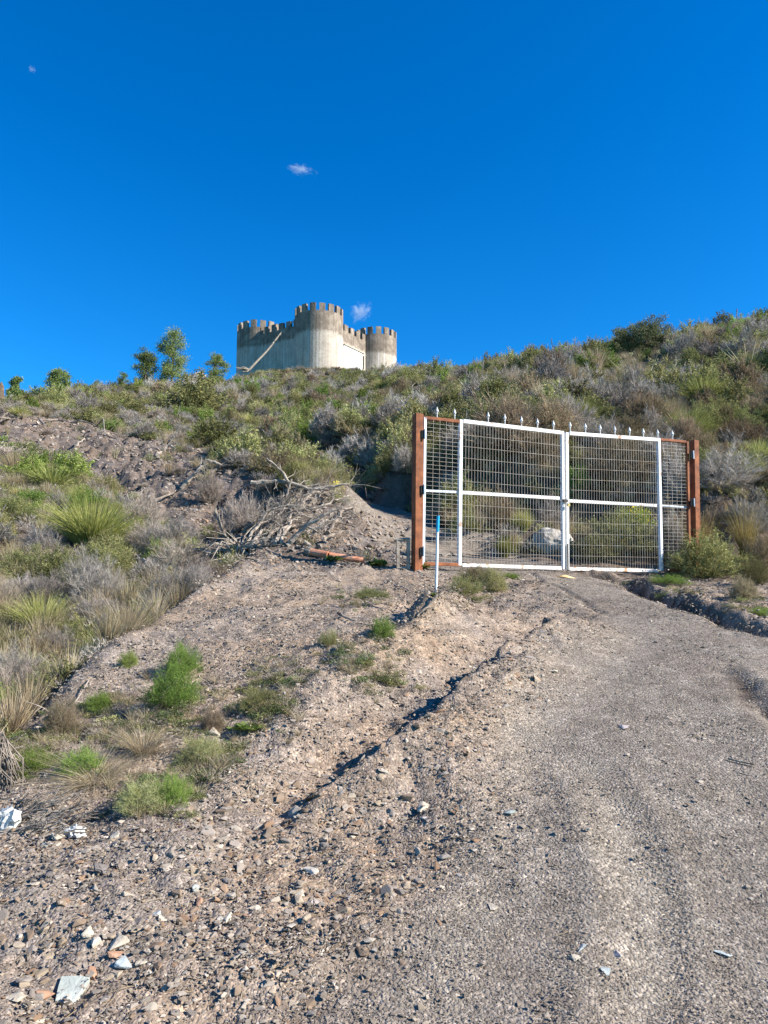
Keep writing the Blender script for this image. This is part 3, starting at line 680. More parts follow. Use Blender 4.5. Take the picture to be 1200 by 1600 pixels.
#FEATURE_PLANTS
# plants the photograph singles out: kind, bearing of the foot, width and height in the picture, label
FEAT = [
 ('tuss',125,872,140,80,'large bright yellow green tussock on the left slope above the rim'),
 ('plume',1015,618,85,45,'tussock with pale plumes below the big dark bush on the right hill'),
 ('tuss',1110,640,80,48,'rounded tussock right of the plumed tussock on the right hill'),
 ('tuss',1085,690,75,55,'bright green tussock above the right gate post'),
 ('plume',1180,598,60,42,'tussock with plumes at the right edge below the skyline'),
 ('tuss',915,672,60,40,'yellow green tussock just above the right leaf of the gate'),
 ('tuss',1195,735,60,40,'small green tussock at the right edge above the grey shrubs'),
 ('olive',298,650,92,58,'big rounded green bush on the ridge below the tallest pine'),
 ('olive',375,725,75,62,'olive bush at the left end of the track behind the debris mound'),
 ('olive',330,700,80,50,'wide yellow olive bush below the rounded green bush'),
 ('olive',440,735,48,42,'leafy bush beside the track above the dead branches'),
 ('tuss',470,755,42,34,'yellow green clump beside the track right of the leafy bush'),
 ('green',522,752,26,16,'small bright green herb above the yellow flowers by the track'),
 ('olive',558,740,34,30,'small rounded olive shrub at the foot of the shaded bank'),
 ('olive',603,752,38,36,'small pale olive shrub left of the left gate post'),
 ('grey',635,760,44,44,'grey shrub touching the back of the left gate post'),
 ('grey',510,690,52,46,'lilac grey shrub on top of the shaded bank'),
 ('lilac',515,735,40,34,'dry shrub on the shaded bank face'),
 ('grey',610,690,60,40,'grey shrub on the bank above and left of the gate'),
 ('brown',800,790,120,100,'reddish brown shrub behind the left gate leaf'),
 ('brown',760,760,90,70,'brown shrub high behind the left gate leaf'),
 ('brown',985,790,110,95,'brown shrub behind the right gate leaf'),
 ('brown',850,748,80,60,'dark brown shrub behind the middle of the gate'),
 ('grey',950,732,65,50,'pale grey shrub behind the top of the right gate leaf'),
 ('green',908,790,38,42,'small bright green shrub behind the right gate leaf near its centre'),
 ('olive',790,825,60,42,'olive shrub low behind the left gate leaf'),
 ('olive',730,840,40,35,'olive shrub behind the side panel of the left leaf'),
 ('tuss',790,872,30,34,'small yellow green clump left of the pale boulder'),
 ('tuss',820,850,34,36,'yellow green clump behind the left leaf by the boulder'),
 ('olive',985,878,120,70,'broad olive bush pressed against the foot of the right leaf'),
 ('olive',940,880,70,50,'olive bush right of the pale boulder behind the right leaf'),
 ('green',1000,835,70,42,'yellow flowering bush behind the right leaf of the gate'),
 ('grey',1060,880,60,75,'grey shrub behind the right side panel of the gate'),
 ('grey',1060,800,60,85,'tall grey shrub behind the upper right side panel'),
 ('olive',1125,905,115,70,'olive bush with dry stems right of the right gate post'),
 ('gold',1105,893,65,85,'tall golden grass growing up against the right gate post'),
 ('gold',1175,880,60,80,'tall golden grass at the right edge beside the gate'),
 ('grey',1150,800,110,65,'wide grey shrub right of the gate post'),
 ('grey',1180,850,80,60,'lower grey shrub at the right edge'),
 ('brown',1200,895,50,60,'brown stemmed bush cut by the right edge of the view'),
 ('olive',1170,690,70,45,'olive shrub at right above the wide grey shrub'),
 ('olive',1100,745,70,40,'pale green shrub close behind the right post top'),
 ('olive',890,560,44,22,'dark low shrub on the skyline left of the big dark bush'),
 ('green',262,1110,88,66,'bushy bright green herb in the middle of the left spoil'),
 ('green',280,1060,60,50,'pale green herb behind the bushy bright green one'),
 ('green',197,1043,32,28,'small green herb on the rubble near the left rim'),
 ('green',45,1125,62,48,'dark green herb just below the left rim'),
 ('green',150,1115,50,30,'low green herb on the spoil beside the brown weed'),
 ('brown',88,1155,62,60,'rusty brown dried weed at the left of the spoil'),
 ('green',40,1215,95,45,'soft green herb at the left edge above the roots'),
 ('straw',130,1240,140,42,'sprawling dry grass beside the tangled roots'),
 ('straw',215,1190,100,42,'fine dry grass in front of the green herb'),
 ('green',120,1215,70,40,'soft green herb behind the sprawling dry grass'),
 ('olive',215,1275,80,50,'grey green herb at the lower edge of the left plants'),
 ('green',265,1265,60,55,'leafy green herb beside the grey green one at the spoil foot'),
 ('olive',310,1195,75,45,'low grey green mat beside the yellow flower on the spoil'),
 ('brown',330,1145,40,40,'small brown weed right of the bushy green herb'),
 ('olive',400,1115,60,34,'sparse olive herb in the middle of the spoil'),
 ('green',597,1002,42,36,'bright grass green herb on the mound below the pole'),
 ('olive',515,1010,36,24,'small olive herb left of the bright green one'),
 ('olive',726,935,56,32,'grey green herb at the track edge below the left gate leaf'),
 ('olive',772,928,50,42,'grey leafed herb below the stile of the left gate leaf'),
 ('brown',745,910,55,26,'orange brown weed under the left gate leaf'),
 ('olive',580,935,62,20,'low ochre weed on the spoil left of the pole'),
 ('green',800,905,30,12,'tiny green herb by the track at the gate foot'),
 ('green',1055,915,62,16,'low bright green mat below the right side panel'),
 ('green',1195,965,40,14,'green tuft by the ditch at the right edge'),
 ('brown',1170,938,46,36,'rusty dry weed below the golden grass at right'),
 ('olive',1190,915,50,45,'pale green herb at the right edge above the ditch'),
 ('lilac',375,835,70,55,'pinkish dry shrub in front of the debris mound'),
 ('lilac',225,865,85,42,'pale dry shrub on the left slope below the ridge'),
 ('lilac',325,790,45,50,'dry wispy shrub on the shaded rubble slope'),
 ('lilac',270,905,80,42,'grey dry shrub beside the upright dead stump'),
 ('grey',140,965,95,75,'silver grey dry shrub above the left rim'),
 ('grey',60,960,80,55,'grey shrub left of the silver grey one'),
 ('grey',60,870,70,45,'grey green shrub under the big tussock'),
 ('olive',165,880,70,45,'grey leafed shrub right below the big tussock'),
 ('olive',95,1010,110,34,'yellow green low shrub along the left rim'),
 ('green',40,1062,70,30,'green low shrub at the left edge above the rim'),
 ('straw',250,945,70,45,'straw grass along the rim under the silver grey shrub'),
 ('tuss',70,775,80,42,'yellow green low tussock on the left slope'),
 ('green',50,815,70,24,'bright green shrub on the left slope above the big tussock'),
 ('green',170,790,40,24,'small dark green shrub halfway up the left slope'),
 ('olive',105,750,45,40,'green shrub beside the top of the left slope'),
 ('olive',35,720,60,32,'yellow olive shrub near the top of the left slope'),
]
def size_at(px, py, wpx, p=None):
    g = ground_at(px, py) if p is None else p
    dist = g[1] * CP + (g[2] - CAM_Z) * SP
    return g, dist / F
taken = []
for k, px, py, w_, h_, lab in FEAT:
    g, s_ = size_at(px, py, w_)
    hk = {'plume': .8, 'gold': .8, 'tuss': .62, 'straw': .8, 'lilac': .75, 'grey': .9, 'brown': .9, 'olive': .9, 'green': .9}[k]
    wk = {'tuss': .9, 'straw': .7}.get(k, 1.05)
    o = put_plant(k, g[0], g[1] + w_ * s_ * .3, 1.2 * w_ * s_ / wk, 1.15 * h_ * s_ / hk)
    low = h_ < 20
    tag(o, lab, PHR[k][2]); taken.append((o.location.x, o.location.y, w_ * s_ * .45))
    if 'yellow flowering' in lab:
        P_ = dome_dirs(460, .3) * rng.uniform(.36, .5, (460, 1)) * (1, 1, 1.7)
        fo = link('blossom', mesh_np('blossom', *[q_ for q_ in leaves(P_, .055, np.full(460, .6), .8)][:2], M['flower'], np.full(460, .6)), o)
for px, py, rad in ((1000, 568, 1.3), (1020, 585, 1.3), (985, 590, 1.2), (960, 575, 1.0), (868, 850, .9), (840, 865, .6), (470, 830, .9), (520, 830, .9), (430, 820, .6), (525, 874, .8), (628, 885, .5), (480, 790, .8), (520, 790, .6), (372, 870, .5)):
    g = ground_at(px, py); taken.append((g[0], g[1], rad))
tk = np.array(taken)

# the rest of the hillside's scrub, about one plant per square metre
def cover(x, y):
    z = H(x, y); rd_, rb_, be, spo, dDD, px, py = masks(x, y, z)
    ok = (px > -120) & (px < 1320) & (y > 3.5)
    bare = np.clip(np.maximum(rd_, rb_ * .97), 0, 1)
    be_sp = be * (y > 14) 
    p = np.where(ok, 1 - bare, 0)
    p = np.where(be_sp & (y > 14), .09, p)
    p = np.where((spo > .3) | (rd_ > .4), 0, p)
    p = np.where((y < 12.8) & (x > .3), 0, p)
    hole = sstep(.68, .85, vnoise(x * .16 + 5, y * .16, 90)); p = p * (1 - .85 * hole)
    dcs_ = np.maximum(np.abs(x - CASTLE_C[0]), np.abs(y - CASTLE_C[1]) ); p = np.where((dcs_ < 7.8) & (y > 69), 0, p)
    return p, px, py, z, be
sp_ = 0
xs, ys = [], []
yy = 5.0
while yy < 76:
    st = .42 + .0085 * yy
    half = yy * .62 + 1
    gx = np.arange(-half, half, st); xs.append(gx + rng.uniform(-.45, .45, len(gx)) * st); ys.append(np.full(len(gx), yy) + rng.uniform(-.45, .45, len(gx)) * st); yy += st
xs, ys = np.concatenate(xs), np.concatenate(ys)
p, px_, py_, zz, be = cover(xs, ys)
k = rng.random(len(xs)) < p
xs, ys, px_, py_, zz, be = xs[k], ys[k], px_[k], py_[k], zz[k], be[k]
dmin = np.full(len(xs), 9.)
for a, b, c_ in taken: dmin = np.minimum(dmin, np.sqrt((xs - a) ** 2 + (ys - b) ** 2) - c_)
k = dmin > .05; xs, ys, px_, py_, zz, be = xs[k], ys[k], px_[k], py_[k], zz[k], be[k]
# hidden behind nearer ground?
def hidden(x, y, z, hgt):
    t = np.linspace(.12, .97, 60)[None]; X, Y = x[:, None] * t, y[:, None] * t; Zr = CAM_Z + (z + hgt - CAM_Z)[:, None] * t
    return (H(X, Y) > Zr + .12).any(1)
hid = hidden(xs, ys, zz, .9)
k = ~hid; xs, ys, px_, py_, zz, be = xs[k], ys[k], px_[k], py_[k], zz[k], be[k]
nz = fbm(xs * .11, ys * .11, 3, 70); n2 = fbm(xs * .3 + 9, ys * .3, 2, 71); u = rng.random(len(xs))
left = px_ < 420
kinds = np.empty(len(xs), object)
val = n2 * .5 + u
for i in range(len(xs)):
    if be[i]: kinds[i] = 'lilac' if u[i] < .75 else 'straw'; continue
    v_ = val[i]
    if ys[i] < 24 and not left[i]: seq = ['brown', 'grey', 'brown', 'olive', 'grey', 'olive', 'straw']
    elif left[i] and ys[i] < 40: seq = ['grey', 'olive', 'lilac', 'grey', 'lilac', 'grey', 'olive', 'tuss', 'lilac', 'olive', 'straw', 'green']
    else: seq = ['grey', 'grey', 'olive', 'grey', 'olive', 'tuss', 'brown', 'olive', 'grey', 'olive', 'straw', 'green', 'olive', 'tuss', 'lilac']
    kinds[i] = seq[int((v_ + 1) * 977.7 * .01 * len(seq)) % len(seq)] if False else seq[int(min(max((v_ + .3) / 1.6, 0), .999) * len(seq))] if rng.random() < .35 else seq[rng.integers(len(seq))]
wd = rng.uniform(.5, 1.2, len(xs)) * (.92 + .006 * ys); ht = wd * rng.uniform(.55, .95, len(xs))
wd = np.where(be, wd * .6, wd); ht = np.where(be, ht * .5, ht)
ht = np.where((ys > 13) & (ys < 19) & ~left, ht * .9, ht)
ht = np.where(left & (ys < 40), ht * .68, ht); wd = np.where(left & (ys < 16), wd * .8, wd)
dcas = np.sqrt((xs - CASTLE_C[0]) ** 2 + (ys - CASTLE_C[1]) ** 2); ht = np.where(dcas < 14, ht * .55, ht)
def where_phrase(px, py, y):
    col = 'far left' if px < 130 else 'left' if px < 300 else 'mid left' if px < 460 else 'middle' if px < 640 else 'mid right' if px < 820 else 'right' if px < 1010 else 'far right'
    if y > 50: b = 'ridge below castle' if 350 < px < 660 else 'skyline left of castle' if px <= 350 else 'skyline right of castle'
    elif px < 420: b = 'ridge under the pines' if y > 38 else 'upper left slope' if y > 22 else 'lower left slope'
    elif px < 645: b = 'slope below castle' if y > 32 else 'shaded bank over track' if y > 17 else 'verge of the track'
    elif px < 1080: b = 'upper hill over gate' if y > 30 else 'hillside above gate' if y > 21 else 'bank behind the gate'
    else: b = 'right skyline' if y > 31 else 'hill above right post' if y > 19 else 'bank right of gate'
    return col, b
rest_src = {}
for kd in PL:
    ix = np.where(kinds == kd)[0]
    inview = (px_[ix] > -15) & (px_[ix] < 1215)
    sh = wd[ix] / ys[ix] * np.where(inview, 1, .01)
    ix = ix[np.argsort(-sh)]; cap = 270
    a, b = ix[:cap], ix[cap:]
    byl = {}
    for i in a:
        o = put_plant(kd, xs[i], ys[i], wd[i], ht[i] / .8, z=zz[i])
        col, wh = where_phrase(px_[i], py_[i], ys[i]); sz = 'small' if wd[i] < .75 else 'large' if wd[i] > 1.05 else 'medium'; sz += ' low' if ht[i] < wd[i] * .62 else ' tall' if ht[i] > wd[i] * .85 else ''
        tag(o, f'{sz} {PHR[kd][1]}, {wh}, {col}', PHR[kd][2], f'{sz} {PHR[kd][0].replace("_", " ")}s on the {wh}, {col}')
        byl.setdefault(o.data.name, o)
    if len(b):
        srcs = [o for nm_, o in byl.items() if o.data in PL[kd]['far']] or list(byl.values())
        sc = np.stack((wd[b], wd[b], ht[b] / .8), -1); ro = np.stack((rng.normal(0, .06, len(b)), rng.normal(0, .06, len(b)), rng.uniform(0, 6.28, len(b))), -1)
        scatter(PHR[kd][0] + '_cover', f'{PHR[kd][1]}s massed over the far hillside', np.stack((xs[b], ys[b], zz[b] - .02), -1), ro, sc, rng.integers(0, len(srcs), len(b)), srcs)
# low ground cover between the shrubs
tuft_g = pmesh('grass_tuft', tussock(3, 150, .016, flat=.15, erect=.6, L=.8), M['straw']); tuft_o = pmesh('grass_tuft', twiggy(4, 40, 200, .014, 260, .06, zs=.6), M['olive']); tuft_b = pmesh('grass_tuft', twiggy(9, 60, 300, .015, zs=.5), M['grey'])
gx, gy = fan_points(30000, 4.5, 74, .8, R(31))
p, a_, b_, gz, be_ = cover(gx, gy); p = np.where(be_, p * .25, p)
k = (rng.random(len(gx)) < np.clip(p * 1.4, 0, 1)) ; gx, gy, gz = gx[k], gy[k], gz[k]
k = ~hidden(gx, gy, gz, .5); gx, gy, gz = gx[k], gy[k], gz[k]
srcs = []
for q_, me in enumerate((tuft_g, tuft_o, tuft_b)):
    o = link('ground_cover_tuft', me); o.location = (gx[q_], gy[q_], gz[q_]); o.scale = (.3, .3, .3); tag(o, kind='stuff'); srcs.append(o)
s_ = rng.uniform(.22, .5, (len(gx), 1)) * (1 + gy[:, None] * .008)
scatter('ground_cover', 'low dry grass and herbs growing between the shrubs', np.stack((gx, gy, gz), -1), np.stack((gx * 0, gx * 0, rng.uniform(0, 6.28, len(gx))), -1), np.repeat(s_, 3, 1), rng.integers(0, 3, len(gx)), srcs)

# low weeds creeping over the spoil, dry twig litter
blobs = [(410,1110,60,30),(560,1030,60,35),(230,1110,110,40),(330,1190,60,35),(560,940,60,18),(150,1150,90,30),(250,1240,70,35),(590,1070,40,25),(740,935,50,14),(40,1170,60,40),(1060,918,60,12),(1180,950,50,14),(430,1060,60,25)]
X_, Y_, Z_ = [], [], []
for bx, by_, bw, bh in blobs:
    for _ in range(int(bw * bh / 26)):
        g = ground_at(bx + rng.normal(0, bw * .5), by_ + rng.normal(0, bh * .5)); X_.append(g[0]); Y_.append(g[1]); Z_.append(g[2])
wm = [pmesh('low_weed', leafy(7, 26, 16, .07, .35, 12, .12), M['olive']), pmesh('low_weed', leafy(8, 20, 16, .08, .3, 12, .12), M['dark']), pmesh('low_weed', twiggy(9, 30, 220, .012, zs=.4), M['lilac']), pmesh('low_weed', tussock(5, 60, .012, flat=.2, L=.7), M['straw'])]
srcs = []
for q_, me in enumerate(wm):
    o = link('low_weed_tuft', me); o.location = (X_[q_], Y_[q_], Z_[q_]); o.scale = (.12, .12, .12); tag(o, kind='stuff'); srcs.append(o)
n_ = len(X_); s_ = rng.uniform(.05, .19, (n_, 1)) * (1, 1, .8)
scatter('low_weeds', 'small weeds creeping over the spoil', np.stack((X_, Y_, Z_), -1), np.stack((np.zeros(n_), np.zeros(n_), rng.uniform(0, 6.28, n_)), -1), s_, rng.choice(4, n_, p=[.4, .25, .2, .15]), srcs)
lx, ly = fan_points(2600, 2.4, 12, .7); k = masks(lx, ly, H(lx, ly)); kp = rng.random(len(lx)) < np.clip(k[1] - .9 * k[0], .05, 1); lx, ly = lx[kp], ly[kp]; lz = H(lx, ly)
mb = MB()
for x, y, z in zip(lx, ly, lz):
    L_ = rng.uniform(.02, .09); a = rng.uniform(0, 6.28); dx, dy = math.cos(a) * L_, math.sin(a) * L_
    mb.tube([(x, y, z + .006), (x + dx * .5 - dy * .1, y + dy * .5 + dx * .1, float(H(x + dx * .5, y + dy * .5)) + .008), (x + dx, y + dy, float(H(x + dx, y + dy)) + .006)], [.0014, .0012, .0007], 3, cap=False)
tag(mb.obj('twig_litter', M['straw']), 'dry stalks and twig litter scattered on the ground', kind='stuff')

# ------------------------------------------------------------------ castle
def castle_mat():
    m, nt = mat_new('weathered_concrete'); v = coords(nt); sx = N(nt, 'SeparateXYZ'); nt.links.new(v, sx.inputs[0])
    mp = N(nt, 'Mapping'); mp.inputs['Scale'].default_value = (2.6, 2.6, .12); nt.links.new(v, mp.inputs[0])
    st = noise(nt, mp.outputs[0], 1.6, 5, .6); mo = noise(nt, v, 1.4, 6, .65); fi = noise(nt, v, 6, 5, .65)
    mp2 = N(nt, 'Mapping'); mp2.inputs['Scale'].default_value = (3.2, 3.2, .03); nt.links.new(v, mp2.inputs[0]); ln = noise(nt, mp2.outputs[0], 2.4, 2, .5)
    pale = ramp(nt, mo, [(.3, (.36, .298, .24)), (.55, (.455, .388, .318)), (.75, (.54, .475, .40))]).outputs[0]
    pale = mixc(nt, .55, pale, ramp(nt, st, [(.35, (.62, .60, .58)), (.6, (1.1, 1.1, 1.1))]).outputs[0], 'MULTIPLY')
    pale = mixc(nt, ramp(nt, ln, [(.60, (0, 0, 0)), (.66, (1, 1, 1)), (.70, (0, 0, 0))]).outputs[0], pale, (.56, .53, .49))
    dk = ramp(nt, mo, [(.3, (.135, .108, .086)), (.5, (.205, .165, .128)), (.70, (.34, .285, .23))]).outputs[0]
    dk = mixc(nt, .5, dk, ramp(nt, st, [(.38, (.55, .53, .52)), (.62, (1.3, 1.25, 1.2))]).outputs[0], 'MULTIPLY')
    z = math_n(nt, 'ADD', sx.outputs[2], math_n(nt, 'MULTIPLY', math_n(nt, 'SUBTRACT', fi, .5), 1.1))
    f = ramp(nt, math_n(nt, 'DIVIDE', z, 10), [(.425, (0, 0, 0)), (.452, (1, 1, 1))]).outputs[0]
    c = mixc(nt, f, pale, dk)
    c = mixc(nt, .5, c, ramp(nt, fi, [(.3, (.75, .75, .75)), (.7, (1.15, 1.15, 1.15))]).outputs[0], 'MULTIPLY')
    finish(nt, c, .9, fi, .5, .05); return m
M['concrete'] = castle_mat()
M['plaster'] = simple('white_plaster', (.70, .69, .66), (.82, .81, .79), 2, .8, .2, .01)
M['darkgap'] = simple('dark_timber', (.03, .025, .02), (.07, .06, .05), 5, .9)
cc = PT(498.7, 472, 70); lc = PT(405.7, 498, 74.3); rc = PT(587.3, 508, 76.1); TOPZ = PT(498.7, 472, 67.7)[2]
CZ = CASTLE_Z - .4
cast = empty('castle', (cc[0], cc[1], CZ)); tag(cast, 'small concrete castle with round battlemented towers on top of the hill', 'castle')
def loc(p): return Vector((p[0] - cc[0], p[1] - cc[1]))
def depth(p): return p[1] * CP + (p[2] - CAM_Z) * SP
bk = lc + rc - cc
def ring_piece(mb, cx_, cy_, r0, r1, a0, a1, z0, z1, seg):
    v, f = [], []
    for k in range(seg + 1):
        a = a0 + (a1 - a0) * k / seg; c_, s_ = math.cos(a), math.sin(a)
        v += [(cx_ + r1 * c_, cy_ + r1 * s_, z0), (cx_ + r1 * c_, cy_ + r1 * s_, z1), (cx_ + r0 * c_, cy_ + r0 * s_, z1), (cx_ + r0 * c_, cy_ + r0 * s_, z0)]
    for k in range(seg):
        b = 4 * k; f += [(b, b + 4, b + 5, b + 1), (b + 1, b + 5, b + 6, b + 2), (b + 2, b + 6, b + 7, b + 3), (b + 3, b + 7, b + 4, b)]
    if abs(a1 - a0) < 6.2: f += [(0, 1, 2, 3), (4 * seg + 3, 4 * seg + 2, 4 * seg + 1, 4 * seg)]
    mb.add(v, f)
zt = TOPZ - CZ
def tower(c_, wpx, n_m, ph, lab):
    p = loc(c_); r = wpx / 2 * depth(c_) / F
    mb = MB(); ring_piece(mb, p.x, p.y, r - .28, r, 0, 2 * math.pi, 0, zt - .72, 48)
    ring_piece(mb, p.x, p.y, .02, r - .29, 0, 2 * math.pi, zt - 1.9, zt - 1.6, 24)
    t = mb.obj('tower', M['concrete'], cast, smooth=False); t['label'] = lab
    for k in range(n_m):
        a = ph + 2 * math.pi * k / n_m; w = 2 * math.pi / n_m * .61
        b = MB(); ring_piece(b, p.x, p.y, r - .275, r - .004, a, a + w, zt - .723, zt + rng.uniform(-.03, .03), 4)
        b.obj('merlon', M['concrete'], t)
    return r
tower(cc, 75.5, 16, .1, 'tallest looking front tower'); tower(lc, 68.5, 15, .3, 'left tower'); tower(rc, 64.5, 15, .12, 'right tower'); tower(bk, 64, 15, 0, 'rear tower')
wt = 28.05 - CZ
def wall(a, b, thick, n_m, lab):
    a, b = Vector(a), Vector(b); d = b - a; L = d.length; ang = math.atan2(d.y, d.x)
    Mx = Matrix.Translation((a.x, a.y, 0)) @ Matrix.Rotation(ang, 4, 'Z')
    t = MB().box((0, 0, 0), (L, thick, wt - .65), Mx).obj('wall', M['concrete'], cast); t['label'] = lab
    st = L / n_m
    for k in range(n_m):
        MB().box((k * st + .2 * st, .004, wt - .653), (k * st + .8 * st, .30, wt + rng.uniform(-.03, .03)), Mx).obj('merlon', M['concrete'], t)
    return Mx, L, t
wall(loc(PT(400, 500, 72.5)), loc(PT(468, 500, 69.6)), .8, 6, 'shaded curtain wall left of the front tower')
MxR, LR, wR = wall(loc(PT(527, 500, 70.2)), loc(PT(573.5, 500, 74.4)), .9, 5, 'sunlit gate wall right of the front tower')
wall(loc(rc), loc(bk), .5, 6, 'rear wall'); wall(loc(bk), loc(lc), .5, 6, 'left rear wall')
def uR(px, py):    # along / up the sunlit wall
    d = ray(px, py); a = MxR @ Vector((0, 0, 0)); e = (MxR @ Vector((1, 0, 0)) - a); a2 = np.array((a.x + cc[0], a.y + cc[1])); e2 = np.array((e.x, e.y))
    A_ = np.array([[d[0], -e2[0]], [d[1], -e2[1]]]); t, u = np.linalg.solve(A_, a2); return u, CAM_Z + d[2] * t - CZ
u0, z0 = uR(537, 541); u1, z1 = uR(567.5, 551)
zz1 = (z0 + z1) / 2
dp = MB().box((u0, -.05, .1), (u1 - .2, .002, zz1), MxR).obj('door_panel', M['plaster'], cast); dp['label'] = 'white plastered gateway panel'
MB().box((u0 - .05, -.16, zz1 + .002), (u1 + .05, .002, zz1 + .10), MxR).obj('lintel', M['concrete'], dp)
MB().box((u0 + .1, -.09, zz1 - .75), (u1 - .3, -.052, zz1 - .66), MxR).obj('beam', M['concrete'], dp)
ua, za = uR(547, 560); ub, zb = uR(553, 563)
MB().box((ua, -.08, zb), (ub, -.053, za), MxR).obj('nameplate', M['darkgap'], dp)
uc, zc = uR(566.3, 556); ud, zd = uR(568.2, 577)
MB().box((uc, -.06, zd), (ud, .002, zc), MxR).obj('drainpipe', M['darkgap'], cast)
# dead trunk leaning on it
def gpt(px, py, up=.03): g = ground_at(px, py); return (g[0], g[1], g[2] + up)
mb = MB(); b0 = PT(389, 578, 67.2); b1 = PT(457, 503, 69.0)
pts = [b0 + (b1 - b0) * t + np.array((.12 * math.sin(t * 7), 0, .10 * math.sin(t * 9))) for t in np.linspace(0, 1, 9)]
mb.tube(pts, list(np.linspace(.11, .05, 9)), 7)
for k in range(9):
    a = rng.uniform(-.6, 3.6); e = b0 + np.array((-1.1 * abs(math.cos(a)) * rng.uniform(.4, 1.1), -.3 + rng.uniform(-.4, .4), rng.uniform(-.3, .25)))
    mb.tube([b0, (b0 + e) / 2 + rng.normal(0, .06, 3), e], [.09, .05, .02], 5)
for k in range(6):
    p = b0 + (b1 - b0) * rng.uniform(.5, .98); mb.tube([p, p + np.array((rng.uniform(-.3, .5), -.1, rng.uniform(.1, .4)))], [.04, .012], 4)
tag(mb.obj('leaning_dead_trunk', M['palebark']), 'bleached dead trunk leaning against the castle wall', 'dead trunk')

# ------------------------------------------------------------------ gate
M['rust'] = simple('rusted_steel', (.12, .036, .014), (.30, .098, .034), 7, .75, .35, .003, 0, .35)
M['white'] = simple('white_painted_steel', (.66, .66, .66), (.80, .80, .79), 14, .45, .15, .002, 0, .5, .3, .45)
def chipped(name, base, base2, rustlo, rusthi):
    m, nt = mat_new(name); v = coords(nt); n1 = noise(nt, v, 5, 7, .72); n2 = noise(nt, v, 1.3, 3, .5); n3 = noise(nt, v, 30, 4)
    f = ramp(nt, math_n(nt, 'ADD', n1, math_n(nt, 'MULTIPLY', math_n(nt, 'SUBTRACT', n2, .5), .35)), [(rustlo, (0, 0, 0)), (rusthi, (1, 1, 1))]).outputs[0]
    c = mixc(nt, f, ramp(nt, n3, [(.3, base), (.7, base2)]).outputs[0], (.30, .14, .06)); finish(nt, c, .5, n3, .15, .002, spec=.4); return m
M['white'] = chipped('white_painted_steel', (.60, .59, .57), (.74, .73, .71), .60, .66)
M['whiterust'] = simple('white_paint_over_rust', (.42, .24, .12), (.72, .69, .65), 11, .6, .3, .002, 0, .4, .36, .46)
M['galv'] = simple('galvanised_steel', (.42, .44, .47), (.60, .62, .65), 18, .45, .15, .002, .35, .5)
M['wire'] = simple('galvanised_wire', (.30, .24, .18), (.50, .46, .41), 6, .5, 0, .001, .2, .5)
M['black'] = simple('black_iron', (.015, .015, .016), (.05, .045, .04), 12, .6)
M['brass'] = simple('brass', (.50, .36, .12), (.62, .46, .2), 20, .35, .1, .001, .9)
GA = PT(651, 886, 10.0); GB = PT(1082, 889, 12.0)
ge = np.array((GB[0] - GA[0], GB[1] - GA[1])); GL = np.linalg.norm(ge); ge /= GL; gang = math.atan2(ge[1], ge[0])
def gu(px, py):
    d = ray(px, py); A_ = np.array([[d[0], -ge[0]], [d[1], -ge[1]]]); t, u = np.linalg.solve(A_, GA[:2]); return u, CAM_Z + d[2] * t
def bar(mb, p, q_, w, dep, off=0, base=(0, 0)):
    (u0, z0), (u1, z1) = p, q_; d = Vector((u1 - u0, 0, z1 - z0)); L = d.length; a = math.atan2(d.z, d.x)
    Mx = Matrix.Translation((u0 - base[0], off, z0 - base[1])) @ Matrix.Rotation(-a, 4, 'Y')
    return mb.box((0, -dep / 2, -w / 2), (L, dep / 2, w / 2), Mx)
def gobj(nm, lab, cat, px, py, grp=None):
    u, z = gu(px, py); o = empty(nm, (GA[0] + ge[0] * u, GA[1] + ge[1] * u, z), gang); tag(o, lab, cat, grp); return o, (u, z)
def post(px0, px1, wid, lab):
    u, zt_ = gu(*px0); u2, zb_ = gu(*px1)
    o = MB().box((-wid / 2, -wid / 2, -.35), (wid / 2, wid / 2, zt_ - zb_)).obj('gate_post', M['rust'], bevel=.006)
    um = (u + u2) / 2; o.location = (GA[0] + ge[0] * um, GA[1] + ge[1] * um, zb_); o.rotation_euler = (0, math.atan2(u - u2, zt_ - zb_) * 1, gang); tag(o, lab, 'gate post', 'rusty steel gate posts'); return o
post((651.5, 647), (650, 886), .115, 'rusty square steel post at the left end of the gate')
post((1081.5, 688), (1085, 889), .105, 'rusty square steel post at the right end of the gate')
